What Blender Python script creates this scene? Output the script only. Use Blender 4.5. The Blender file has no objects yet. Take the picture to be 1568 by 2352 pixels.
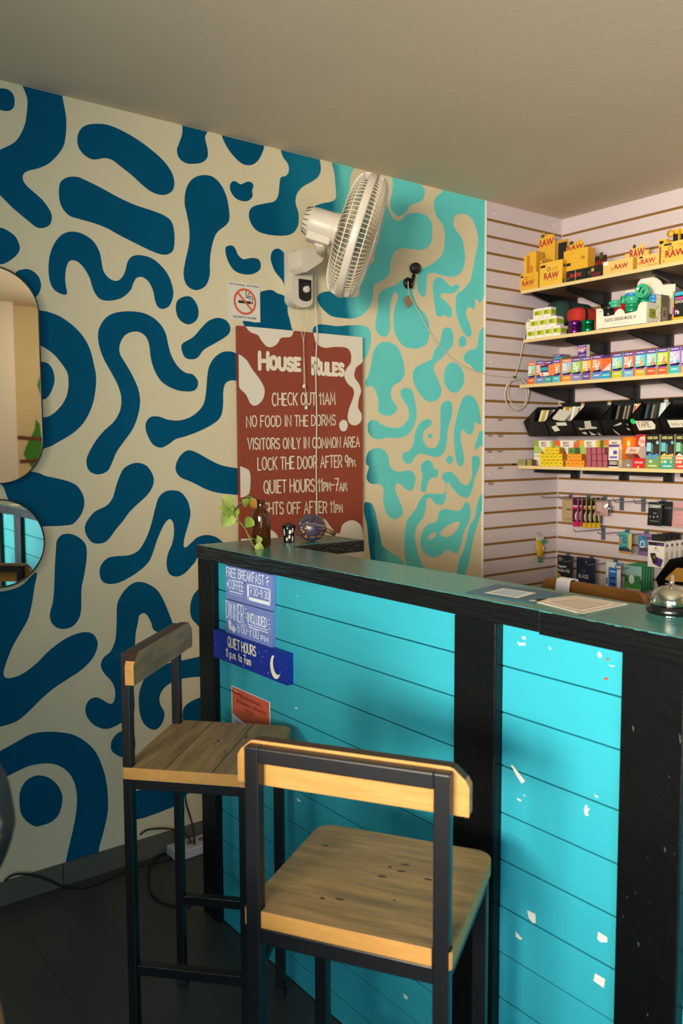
import bpy, bmesh, math, random
from mathutils import Vector, Matrix, noise
from mathutils.geometry import tessellate_polygon
S = bpy.context.scene
COL = S.collection
rnd = random.Random(7)
PI = math.pi

# ------------------------------------------------------------------ camera
FOC = 1921.18; YAW = .9224; PITCH = -.0812; ROLL = -.0037
CAM = Vector((-3.266, -2.5835, 1.4))
_cy, _sy, _cp, _sp = math.cos(YAW), math.sin(YAW), math.cos(PITCH), math.sin(PITCH)
FW = Vector((_cy*_cp, _sy*_cp, _sp)); _r = Vector((_sy, -_cy, 0)); _u = _r.cross(FW)
RT = _r*math.cos(ROLL) + _u*math.sin(ROLL); UP = -_r*math.sin(ROLL) + _u*math.cos(ROLL)
cd = bpy.data.cameras.new('camera'); cam = bpy.data.objects.new('camera', cd); COL.objects.link(cam)
m = Matrix((RT, UP, -FW)).transposed().to_4x4(); m.translation = CAM; cam.matrix_world = m
cd.sensor_fit = 'VERTICAL'; cd.sensor_height = 36; cd.lens = 36*FOC/2352
cd.clip_start = .02
cd.dof.use_dof = True; cd.dof.focus_distance = 2.2; cd.dof.aperture_fstop = 5.0
S.camera = cam

def lin(h):
    h = h.lstrip('#'); o = []
    for i in (0, 2, 4):
        v = int(h[i:i+2], 16)/255
        o.append(v/12.92 if v <= .04045 else ((v+.055)/1.055)**2.4)
    return o

# ------------------------------------------------------------------ light, world, exposure
def area(name, loc, to, sx, sy, power, col):
    l = bpy.data.lights.new(name, 'AREA'); l.shape = 'RECTANGLE'; l.size = sx; l.size_y = sy
    l.energy = power; l.color = col
    o = bpy.data.objects.new(name, l); COL.objects.link(o); o.location = loc
    o.rotation_euler = (Vector(to)-Vector(loc)).to_track_quat('-Z', 'Z').to_euler()
    return o
WIN = [(-3.85, -3.20), (-3.0, -2.35)]          # the two windows in the wall behind the camera (y ranges)
WZ = (1.2, 2.05); WX = -5.4; WY = -4.05
WIN_POWER = 41; WIN_COL = (1.0, .885, .74); WIN_AIM = (0, -1.25, 1.88); WIN_SPREAD = 61
DOOR_POWER = 58; DOOR_COL = (.30, .66, 1.0); DOOR = (-4.6, -3.6)
for i, (a, b) in enumerate(WIN):
    area('window_daylight', (WX-.06, (a+b)/2, (WZ[0]+WZ[1])/2), WIN_AIM, b-a, WZ[1]-WZ[0], WIN_POWER, WIN_COL).data.spread = math.radians(WIN_SPREAD)
area('doorway_daylight', ((DOOR[0]+DOOR[1])/2, WY-.06, 1.0), (-2.6, 0, .8), DOOR[1]-DOOR[0], 2.0, DOOR_POWER, DOOR_COL)
fill_lamp = bpy.data.lights.new('added_fill_light', 'POINT'); fill_lamp.energy = 13; fill_lamp.color = (1, .80, .55); fill_lamp.shadow_soft_size = .12  # unseen warm lamp without a fitting, added to brighten the mirrored far wall
FILL_POS = Vector((-1.0, -3.1, 2.15))
bo = bpy.data.objects.new('added_fill_light', fill_lamp); COL.objects.link(bo); bo.location = FILL_POS
wd = bpy.data.worlds.new('sky'); S.world = wd; wd.use_nodes = True
wd.node_tree.nodes['Background'].inputs[0].default_value = (.75, .86, 1, 1)
wd.node_tree.nodes['Background'].inputs[1].default_value = 1.0
S.view_settings.view_transform = 'Standard'; S.view_settings.look = 'None'
S.view_settings.gamma = 1; S.view_settings.use_curve_mapping = False
S.view_settings.exposure = 0.0

# ------------------------------------------------------------------ pixel rays onto the real planes of the room
def ray(px, py): return RT*((px-784)/FOC) - UP*((py-1176)/FOC) + FW
def hit(px, py, n, d):
    r = ray(px, py); n = Vector(n); return CAM + r*((d-n.dot(CAM))/n.dot(r))
def PW(px, py, off=0): return hit(px, py, (0, 1, 0), -off)      # mural wall, off in front of it
def PR(px, py, off=0): return hit(px, py, (1, 0, 0), -off)      # shelf wall
def PZ(px, py, z): return hit(px, py, (0, 0, 1), z)
X0 = -2.1496; YC = -.0155
CN = Vector((math.cos(YC), -math.sin(YC), 0)); CE = Vector((math.sin(YC), math.cos(YC), 0))
def CF(s, off, z): return Vector((X0, 0, z)) + CE*s + CN*off     # counter frame: along, behind the front, height
def PF(px, py, off=0): return hit(px, py, CN, X0*math.cos(YC)+off)
def PD(px, py, P):                                               # plane through P facing the camera
    return hit(px, py, FW, FW.dot(P))
H = 2.4478; SL = .0712; ZT = 2.3707; XA = -.5175                 # ceiling, slat pitch, first groove, mural edge

# ------------------------------------------------------------------ materials
MATS = {}
def mat(name, col, rough=.6, metal=0, bump=0, bscale=60, var=0, vscale=8, stretch=None, spec=.5, alpha=1, trans=0, coat=0, vcol=None, ramp=(.3, .7)):
    if name in MATS: return MATS[name]
    mt = bpy.data.materials.new(name); mt.use_nodes = True; nt = mt.node_tree; b = nt.nodes['Principled BSDF']
    c = lin(col) if isinstance(col, str) else list(col)
    b.inputs['Base Color'].default_value = (*c, 1); b.inputs['Roughness'].default_value = rough
    b.inputs['Metallic'].default_value = metal; b.inputs['Specular IOR Level'].default_value = spec
    if trans: b.inputs['Transmission Weight'].default_value = trans
    if coat: b.inputs['Coat Weight'].default_value = coat
    if alpha < 1: b.inputs['Alpha'].default_value = alpha
    if bump or var:
        tc = nt.nodes.new('ShaderNodeTexCoord'); mp = nt.nodes.new('ShaderNodeMapping'); nt.links.new(tc.outputs['Object'], mp.inputs[0])
        if stretch: mp.inputs['Scale'].default_value = stretch
    if var:
        n = nt.nodes.new('ShaderNodeTexNoise'); n.inputs['Scale'].default_value = vscale; n.inputs['Detail'].default_value = 6
        n.inputs['Roughness'].default_value = .65
        nt.links.new(mp.outputs[0], n.inputs[0])
        r = nt.nodes.new('ShaderNodeValToRGB'); e = r.color_ramp.elements
        e[0].position, e[1].position = ramp
        v2 = lin(vcol) if vcol else [x*(1-var) for x in c]
        e[0].color = (*v2, 1); e[1].color = (*c, 1)
        nt.links.new(n.outputs[0], r.inputs[0]); nt.links.new(r.outputs[0], b.inputs['Base Color'])
    if bump:
        n2 = nt.nodes.new('ShaderNodeTexNoise'); n2.inputs['Scale'].default_value = bscale; n2.inputs['Detail'].default_value = 4
        nt.links.new(mp.outputs[0], n2.inputs[0])
        bp = nt.nodes.new('ShaderNodeBump'); bp.inputs['Strength'].default_value = bump; bp.inputs['Distance'].default_value = .004
        nt.links.new(n2.outputs[0], bp.inputs['Height']); nt.links.new(bp.outputs[0], b.inputs['Normal'])
    MATS[name] = mt
    return mt
def K(hexcol, rough=.55, metal=0):                                # printed colours on packaging
    return mat('print_'+hexcol.strip('#')+('_m' if metal else ''), hexcol, rough, metal)

# ------------------------------------------------------------------ mesh builder
class MB:
    def __init__(s): s.V = []; s.F = []; s.M = []; s.S = []; s.mats = []
    def mi(s, m):
        if m not in s.mats: s.mats.append(m)
        return s.mats.index(m)
    def add(s, vs, fs, m, smooth=False):
        o = len(s.V); s.V += [Vector(v) for v in vs]; k = s.mi(m)
        for f in fs: s.F.append([i+o for i in f]); s.M.append(k); s.S.append(smooth)
        return s
    def obox(s, o, a, b, c, m):                                   # corner o and three edge vectors
        o, a, b, c = map(Vector, (o, a, b, c))
        vs = [o, o+a, o+a+b, o+b, o+c, o+a+c, o+a+b+c, o+b+c]
        fs = [(0, 3, 2, 1), (4, 5, 6, 7), (0, 1, 5, 4), (1, 2, 6, 5), (2, 3, 7, 6), (3, 0, 4, 7)]
        if a.cross(b).dot(c) < 0: fs = [f[::-1] for f in fs]
        return s.add(vs, fs, m)
    def box(s, x0, x1, y0, y1, z0, z1, m): return s.obox((x0, y0, z0), (x1-x0, 0, 0), (0, y1-y0, 0), (0, 0, z1-z0), m)
    def tube(s, pts, r, m, n=8, smooth=True, closed=False):
        pts = [Vector(p) for p in pts]; N = len(pts)
        rs = r if isinstance(r, (list, tuple)) else [r]*N
        vs = []; prev = None
        for i, p in enumerate(pts):
            if closed: t = pts[(i+1) % N]-pts[i-1]
            else: t = pts[min(i+1, N-1)]-pts[max(i-1, 0)]
            t.normalize()
            if prev is None:
                a = t.orthogonal().normalized()
            else:
                a = prev - t*prev.dot(t)
                a = a.normalized() if a.length > 1e-6 else t.orthogonal().normalized()
            prev = a; b = t.cross(a)
            vs += [p + (a*math.cos(2*PI*k/n) + b*math.sin(2*PI*k/n))*rs[i] for k in range(n)]
        fs = []
        for i in range(N if closed else N-1):
            j = (i+1) % N
            for k in range(n): fs.append((i*n+k, i*n+(k+1) % n, j*n+(k+1) % n, j*n+k))
        s.add(vs, fs, m, smooth)
        if not closed:
            o = len(s.V)-len(vs); k = s.mi(m)
            for base, rev in ((0, True), ((N-1)*n, False)):
                f = [o+base+q for q in range(n)]
                s.F.append(f[::-1] if rev else f); s.M.append(k); s.S.append(False)
        return s
    def lathe(s, prof, o, m, ax=(0, 0, 1), n=32, smooth=True):    # prof: (radius, height) pairs
        ax = Vector(ax).normalized(); a = ax.orthogonal().normalized(); b = ax.cross(a); o = Vector(o); vs = []
        for r, h in prof:
            for k in range(n): vs.append(o + ax*h + (a*math.cos(2*PI*k/n)+b*math.sin(2*PI*k/n))*max(r, 1e-5))
        fs = []
        for i in range(len(prof)-1):
            for k in range(n): fs.append((i*n+k, i*n+(k+1) % n, (i+1)*n+(k+1) % n, (i+1)*n+k))
        return s.add(vs, fs, m, smooth)
    def ball(s, o, r, m, n=20, sc=(1, 1, 1)):
        prof = []; k = n//2
        vs = []
        for i in range(k+1):
            t = PI*i/k
            for j in range(n):
                p = 2*PI*j/n
                vs.append((o[0]+r*sc[0]*math.sin(t)*math.cos(p), o[1]+r*sc[1]*math.sin(t)*math.sin(p), o[2]-r*sc[2]*math.cos(t)))
        fs = []
        for i in range(k):
            for j in range(n): fs.append((i*n+j, i*n+(j+1) % n, (i+1)*n+(j+1) % n, (i+1)*n+j))
        return s.add(vs, fs, m, True)
    def prism(s, front, back, m, mside=None, cap_back=True):      # two matching outlines
        n = len(front); front = [Vector(p) for p in front]; back = [Vector(p) for p in back]
        tri = tessellate_polygon([front])
        s.add(front, [tuple(t) for t in tri], m)
        if cap_back: s.add(back, [tuple(t)[::-1] for t in tri], mside or m)
        s.add(front+back, [(i, n+i, n+(i+1) % n, (i+1) % n) for i in range(n)], mside or m)
        return s
    def poly(s, pts, m):
        pts = [Vector(p) for p in pts]; tri = tessellate_polygon([pts]); return s.add(pts, [tuple(t) for t in tri], m)
    def build(s, name, parent=None, label=None, cat=None, group=None, kind=None, bevel=0, origin=None, segs=2, recalc=True):
        me = bpy.data.meshes.new(name)
        if parent is not None: o = Vector(parent.get('_w', (0, 0, 0)))
        elif origin is not None: o = Vector(origin)
        else:
            xs = [v.x for v in s.V]; ys = [v.y for v in s.V]; zs = [v.z for v in s.V]
            o = Vector(((min(xs)+max(xs))/2, (min(ys)+max(ys))/2, min(zs)))
        me.from_pydata([v-o for v in s.V], [], s.F)
        for mm in s.mats: me.materials.append(mm)
        me.polygons.foreach_set('material_index', s.M); me.polygons.foreach_set('use_smooth', s.S)
        me.update()
        if recalc:
            bm = bmesh.new(); bm.from_mesh(me); bmesh.ops.recalc_face_normals(bm, faces=bm.faces); bm.to_mesh(me); bm.free()
        ob = bpy.data.objects.new(name, me); COL.objects.link(ob)
        if parent is not None:
            ob.parent = parent; ob['_w'] = list(o)
        else:
            ob.location = o; ob['_w'] = list(o)
        if bevel:
            md = ob.modifiers.new('bevel', 'BEVEL'); md.width = bevel; md.segments = segs; md.limit_method = 'ANGLE'; md.angle_limit = math.radians(50)
            md.harden_normals = False
        tag(ob, label, cat, group, kind)
        return ob
def tag(o, label=None, cat=None, group=None, kind=None):
    for k, v in (('label', label), ('category', cat), ('group', group), ('kind', kind)):
        if v: o[k] = v
def thing(name, label, cat, loc, group=None, kind=None):
    o = bpy.data.objects.new(name, None); COL.objects.link(o); o.location = loc; o['_w'] = list(loc)
    o.empty_display_size = .05
    tag(o, label, cat, group, kind); return o

# ------------------------------------------------------------------ curves, lettering
def spline(pts, n=6, closed=True):                                # Catmull-Rom through the points
    out = []; N = len(pts)
    rng = range(N) if closed else range(N-1)
    for i in rng:
        g = (lambda k: pts[k % N]) if closed else (lambda k: pts[max(0, min(N-1, k))])
        p0, p1, p2, p3 = g(i-1), g(i), g(i+1), g(i+2)
        for k in range(n):
            t = k/n
            out.append(tuple(.5*(2*b+(-a+c)*t+(2*a-5*b+4*c-d)*t*t+(-a+3*b-3*c+d)*t**3) for a, b, c, d in zip(p0, p1, p2, p3)))
    if not closed: out.append(tuple(pts[-1]))
    return out
class Frame:                                                      # local 2-D frame on a flat face; n points out of the face
    def __init__(s, o, U, V, n=None):
        s.o = Vector(o); s.U = Vector(U); s.V = Vector(V); s.n = Vector(n) if n is not None else s.U.cross(s.V).normalized()
    def __call__(s, u, v, h=.0004): return s.o + s.U*u + s.V*v + s.n*h
    def sub(s, u0, u1, v0, v1): return Frame(s(u0, v0, 0), s.U*(u1-u0), s.V*(v1-v0), s.n)
_tc = {}
def text_mesh(txt, bold=0):
    k = (txt, bold)
    if k in _tc: return _tc[k]
    cu = bpy.data.curves.new('tmp', 'FONT'); cu.body = txt; cu.size = 1; cu.resolution_u = 3; cu.offset = bold
    o = bpy.data.objects.new('tmp', cu); COL.objects.link(o)
    dg = bpy.context.evaluated_depsgraph_get(); me = bpy.data.meshes.new_from_object(o.evaluated_get(dg))
    vs = [(v.co.x, v.co.y) for v in me.vertices]; fs = [tuple(p.vertices) for p in me.polygons]
    bpy.data.objects.remove(o); bpy.data.curves.remove(cu); bpy.data.meshes.remove(me)
    xs = [v[0] for v in vs]; ys = [v[1] for v in vs]; x0, x1, y0, y1 = min(xs), max(xs), min(ys), max(ys)
    vs = [((x-x0)/(x1-x0), (y-y0)/(y1-y0)) for x, y in vs]
    _tc[k] = (vs, fs); return _tc[k]
def put_text(mb, fr, txt, u0, u1, v0, v1, m, bold=0, h=.0006, slant=0):
    vs, fs = text_mesh(txt, bold)
    mb.add([fr(u0+(u1-u0)*x+slant*y, v0+(v1-v0)*y, h) for x, y in vs], fs, m)
def put_rect(mb, fr, u0, u1, v0, v1, m, h=.0004): mb.add([fr(u0, v0, h), fr(u1, v0, h), fr(u1, v1, h), fr(u0, v1, h)], [(0, 1, 2, 3)], m)
def put_ell(mb, fr, cu, cv, ru, rv, m, h=.0005, n=20, a0=0, a1=2*PI):
    mb.add([fr(cu+ru*math.cos(a0+(a1-a0)*k/n), cv+rv*math.sin(a0+(a1-a0)*k/n), h) for k in range(n)], [tuple(range(n))], m)
def put_poly(mb, fr, pts, m, h=.0003):
    P = [fr(u, v, h) for u, v in pts]
    tri = tessellate_polygon([[Vector((u, v, 0)) for u, v in pts]]); mb.add(P, [tuple(t) for t in tri], m)
def deco(mb, fr, ops):
    for i, q in enumerate(ops):
        h = .0007+.00012*i
        if q[0] == 'r': put_rect(mb, fr, *q[1:5], q[5], h)
        elif q[0] == 't': put_text(mb, fr, q[1], *q[2:6], q[6], q[7] if len(q) > 7 else .015, h)
        elif q[0] == 'e': put_ell(mb, fr, *q[1:5], q[5], h)
        elif q[0] == 'p': put_poly(mb, fr, q[1], q[2], h)
def A(cx, cy, rx, ry, a0, a1, n=10): return [(cx+rx*math.cos(math.radians(a0+(a1-a0)*k/n)), cy+ry*math.sin(math.radians(a0+(a1-a0)*k/n))) for k in range(n+1)]
G = {  # single-stroke hand lettering, each glyph in a 1 x 1 cell (width factor first)
 'A': (.8, [[(0, 0), (.5, 1), (1, 0)], [(.2, .36), (.8, .36)]]), 'B': (.7, [[(0, 0), (0, 1)], [(0, 1)]+A(.5, .76, .4, .24, 90, -90)+[(0, .52)]+A(.5, .26, .5, .26, 90, -90)+[(0, 0)]]),
 'C': (.75, [A(.55, .5, .55, .5, 50, 310, 16)]), 'D': (.8, [[(0, 0), (0, 1)]+A(.25, .5, .75, .5, 90, -90, 14)+[(0, 0)]]),
 'E': (.6, [[(1, 1), (0, 1), (0, 0), (1, 0)], [(0, .52), (.8, .52)]]), 'F': (.6, [[(1, 1), (0, 1), (0, 0)], [(0, .52), (.8, .52)]]),
 'G': (.8, [A(.55, .5, .55, .5, 50, 340, 16)+[(1.05, .42), (.6, .42)]]), 'H': (.75, [[(0, 0), (0, 1)], [(1, 0), (1, 1)], [(0, .5), (1, .5)]]),
 'I': (.16, [[(.5, 0), (.5, 1)]]), 'J': (.5, [[(1, 1), (1, .25)]+A(.55, .25, .45, .25, 0, -170, 8)]), 'K': (.7, [[(0, 0), (0, 1)], [(1, 1), (0, .42)], [(.28, .56), (1, 0)]]),
 'L': (.55, [[(0, 1), (0, 0), (1, 0)]]), 'M': (.9, [[(0, 0), (.1, 1), (.5, .25), (.9, 1), (1, 0)]]), 'N': (.75, [[(0, 0), (0, 1), (1, 0), (1, 1)]]),
 'O': (.8, [A(.5, .5, .5, .5, 90, 450, 20)]), 'P': (.65, [[(0, 0), (0, 1)]+A(.5, .74, .5, .26, 90, -90)+[(0, .48)]]), 'Q': (.85, [A(.5, .5, .5, .5, 90, 450, 20), [(.6, .3), (1, -.08)]]),
 'R': (.7, [[(0, 0), (0, 1)]+A(.5, .74, .5, .26, 90, -90)+[(0, .48)], [(.4, .48), (1, 0)]]), 'S': (.65, [A(.5, .75, .48, .25, 30, 270, 12)+A(.5, .25, .5, .25, 90, -150, 12)]),
 'T': (.7, [[(0, 1), (1, 1)], [(.5, 1), (.5, 0)]]), 'U': (.75, [[(0, 1), (0, .35)]+A(.5, .35, .5, .35, 180, 360, 12)+[(1, 1)]]), 'V': (.75, [[(0, 1), (.5, 0), (1, 1)]]),
 'W': (1, [[(0, 1), (.25, 0), (.5, .8), (.75, 0), (1, 1)]]), 'X': (.7, [[(0, 0), (1, 1)], [(0, 1), (1, 0)]]), 'Y': (.7, [[(0, 1), (.5, .5), (1, 1)], [(.5, .5), (.5, 0)]]),
 'Z': (.7, [[(0, 1), (1, 1), (0, 0), (1, 0)]]), '0': (.7, [A(.5, .5, .5, .5, 90, 450, 20)]), '1': (.3, [[(0, .75), (.7, 1), (.7, 0)]]),
 '2': (.6, [A(.5, .72, .5, .28, 170, -40, 12)+[(0, 0), (1, 0)]]), '3': (.6, [A(.45, .75, .48, .25, 150, -90, 12)+A(.45, .25, .52, .26, 90, -150, 12)]),
 '6': (.65, [A(.5, .3, .48, .3, 0, 360, 16), A(1.0, .3, .98, .7, 180, 115, 8)]), '7': (.65, [[(0, 1), (1, 1), (.4, 0)], [(.25, .5), (.9, .5)]]), '9': (.6, [A(.5, .7, .48, .3, 0, 360, 16), [(.98, .7), (.75, 0)]]),
 ':': (.16, [[(.5, .25), (.5, .27)], [(.5, .7), (.5, .72)]]), '.': (.16, [[(.5, .0), (.5, .03)]]), '-': (.45, [[(0, .48), (1, .48)]]), '+': (.55, [[(0, .45), (1, .45)], [(.5, .15), (.5, .75)]]),
 'a': (.6, [A(.5, .3, .48, .3, 0, 360, 14), [(1, .6), (1, 0)]]), 'm': (.9, [[(0, 0), (0, .6)]+A(.25, .4, .25, .2, 180, 0, 6)+[(.5, 0)], A(.75, .4, .25, .2, 180, 0, 6)+[(1, 0)]]),
 'p': (.6, [[(0, .6), (0, -.35)], A(.45, .3, .48, .3, 0, 360, 14)]), 'r': (.4, [[(0, .6), (0, 0)], [(0, .4), (.5, .6), (1, .55)]]), 't': (.5, [[(.5, .95), (.5, .1), (1, 0)], [(0, .65), (1, .65)]]), 'o': (.6, [A(.5, .3, .5, .3, 90, 450, 14)]),
}
_sc = [0]
def strokes(mb, lines, fmap, w, m, h):                            # flat brush strokes with mitred joints and round ends
    for L in lines:
        P = [Vector(L[0])]
        for p in L[1:]:
            if (Vector(p)-P[-1]).length > 1e-6: P.append(Vector(p))
        if len(P) < 2: P.append(P[0]+Vector((0, w*.05)))
        closed = len(P) > 3 and (P[0]-P[-1]).length < w*.3
        if closed: P.pop()
        _sc[0] += 1; hh = h + .00004*(_sc[0] % 6)
        N = len(P); lo, ro = [], []
        for i in range(N):
            a = P[i]-P[i-1] if (i or closed) else P[1]-P[0]
            b = P[(i+1) % N]-P[i] if (i < N-1 or closed) else a
            a, b = a.normalized(), b.normalized(); na, nb = Vector((-a.y, a.x)), Vector((-b.y, b.x)); n = na+nb
            if n.length < .3: n = na
            n.normalize(); k = w/2/max(.45, n.dot(na)); lo.append(P[i]+n*k); ro.append(P[i]-n*k)
        vs = [fmap(*p, hh) for p in lo]+[fmap(*p, hh) for p in ro]
        mb.add(vs, [(i, N+i, N+(i+1) % N, (i+1) % N) for i in range(N if closed else N-1)], m)
        if not closed:
            for p, q in ((P[0], P[1]), (P[-1], P[-2])):
                d = (p-q).normalized(); t0 = math.atan2(d.y, d.x)
                c = [fmap(p.x+w/2*math.cos(t0+t), p.y+w/2*math.sin(t0+t), hh) for t in [-PI/2+PI*k/6 for k in range(7)]]
                mb.add(c, [tuple(range(7))], m)
def hand(mb, fr, txt, u0, u1, v0, v1, m, wt=.11, gap=.24, space=.5, h=.0006, small=(), jit=.03):
    """hand lettering in metres on the frame: rectangle u0..u1 x v0..v1 given in frame units"""
    W = fr.U.length; Hh = fr.V.length; sx = fr.U.normalized(); sy = fr.V.normalized()
    def fmap(x, y, hh): return fr.o + sx*x + sy*y + fr.n*hh
    tot = 0
    for i, ch in enumerate(txt):
        k = .72 if i in small else 1
        tot += space if ch == ' ' else G[ch][0]*k+gap
    tot -= gap
    hgt = (v1-v0)*Hh; wid = (u1-u0)*W; kx = wid/tot; x = u0*W; y = v0*Hh
    r2 = random.Random(len(txt)*7+ord(txt[0]))
    for i, ch in enumerate(txt):
        if ch == ' ': x += space*kx; continue
        gw, ls = G[ch]; k = .72 if i in small else 1
        dy = r2.uniform(-jit, jit)*hgt; hh = hgt*k*(1+r2.uniform(-jit, jit))
        strokes(mb, [[(x+p[0]*gw*kx*k, y+dy+p[1]*hh) for p in L] for L in ls], fmap, wt*hgt, m, h)
        x += (gw*k+gap)*kx
ORD = ['leftmost', 'second from left', 'third from left', 'fourth from left', 'fifth from left', 'sixth from left', 'seventh from left', 'eighth from left']
# ================================================================== the room shell
m_cream = mat('cream_wall_paint', (.68, .585, .37), .85, spec=.2, bump=.15, bscale=90, var=.05, vscale=3)
m_ceil = mat('ceiling_paint', (.66, .56, .40), .9, spec=.2, bump=.12, bscale=40, var=.06, vscale=1.5)
def mural_material():
    mt = bpy.data.materials.new('mural_blue_paint'); mt.use_nodes = True; nt = mt.node_tree; b = nt.nodes['Principled BSDF']
    N, Lk = nt.nodes.new, nt.links.new
    tc = N('ShaderNodeTexCoord'); sp = N('ShaderNodeSeparateXYZ'); Lk(tc.outputs['Object'], sp.inputs[0])
    mp = N('ShaderNodeMapping'); mp.inputs['Scale'].default_value = (14, 14, 5); Lk(tc.outputs['Object'], mp.inputs[0])
    no = N('ShaderNodeTexNoise'); no.inputs['Scale'].default_value = 1; no.inputs['Detail'].default_value = 5; Lk(mp.outputs[0], no.inputs[0])
    # the brushed change from navy to aqua leans along the wall: x - (x0 + slope*z)
    k1 = N('ShaderNodeMath'); k1.operation = 'MULTIPLY'; k1.inputs[1].default_value = .151; Lk(sp.outputs['Z'], k1.inputs[0])
    k2 = N('ShaderNodeMath'); k2.operation = 'ADD'; Lk(sp.outputs['X'], k2.inputs[0]); Lk(k1.outputs[0], k2.inputs[1])
    k3 = N('ShaderNodeMath'); k3.operation = 'MULTIPLY_ADD'; k3.inputs[1].default_value = .09; Lk(no.outputs[0], k3.inputs[0]); Lk(k2.outputs[0], k3.inputs[2])
    mr = N('ShaderNodeMapRange'); mr.inputs['From Min'].default_value = -1.75; mr.inputs['From Max'].default_value = -.45; Lk(k3.outputs[0], mr.inputs[0])
    r = N('ShaderNodeValToRGB'); e = r.color_ramp.elements
    NAVY = (.0004, .078, .155, 1); TEAL = (.006, .15, .225, 1); AQ = (.135, .60, .54, 1); AQ2 = (.13, .60, .57, 1)
    def pos(x): return (x+1.75)/1.3
    e[0].position = pos(-1.25); e[0].color = NAVY; e[1].position = pos(-.5); e[1].color = AQ2
    for x, c in ((-1.08, TEAL), (-.955, TEAL), (-.885, AQ)):
        q = e.new(pos(x)); q.color = c
    Lk(mr.outputs[0], r.inputs[0])
    n2 = N('ShaderNodeTexNoise'); n2.inputs['Scale'].default_value = 5; n2.inputs['Detail'].default_value = 5; Lk(tc.outputs['Object'], n2.inputs[0])
    mx = N('ShaderNodeMix'); mx.data_type = 'RGBA'; mx.blend_type = 'MULTIPLY'; mx.inputs[0].default_value = .35
    Lk(r.outputs[0], mx.inputs[6]); Lk(n2.outputs[0], mx.inputs[7])
    r2 = N('ShaderNodeMapRange'); r2.inputs['To Min'].default_value = .55; r2.inputs['To Max'].default_value = 1.35; Lk(n2.outputs[0], r2.inputs[0]); Lk(r2.outputs[0], mx.inputs[7])
    Lk(mx.outputs[2], b.inputs['Base Color']); b.inputs['Roughness'].default_value = .8; b.inputs['Specular IOR Level'].default_value = .06
    return mt
m_mural = mural_material()

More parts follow.
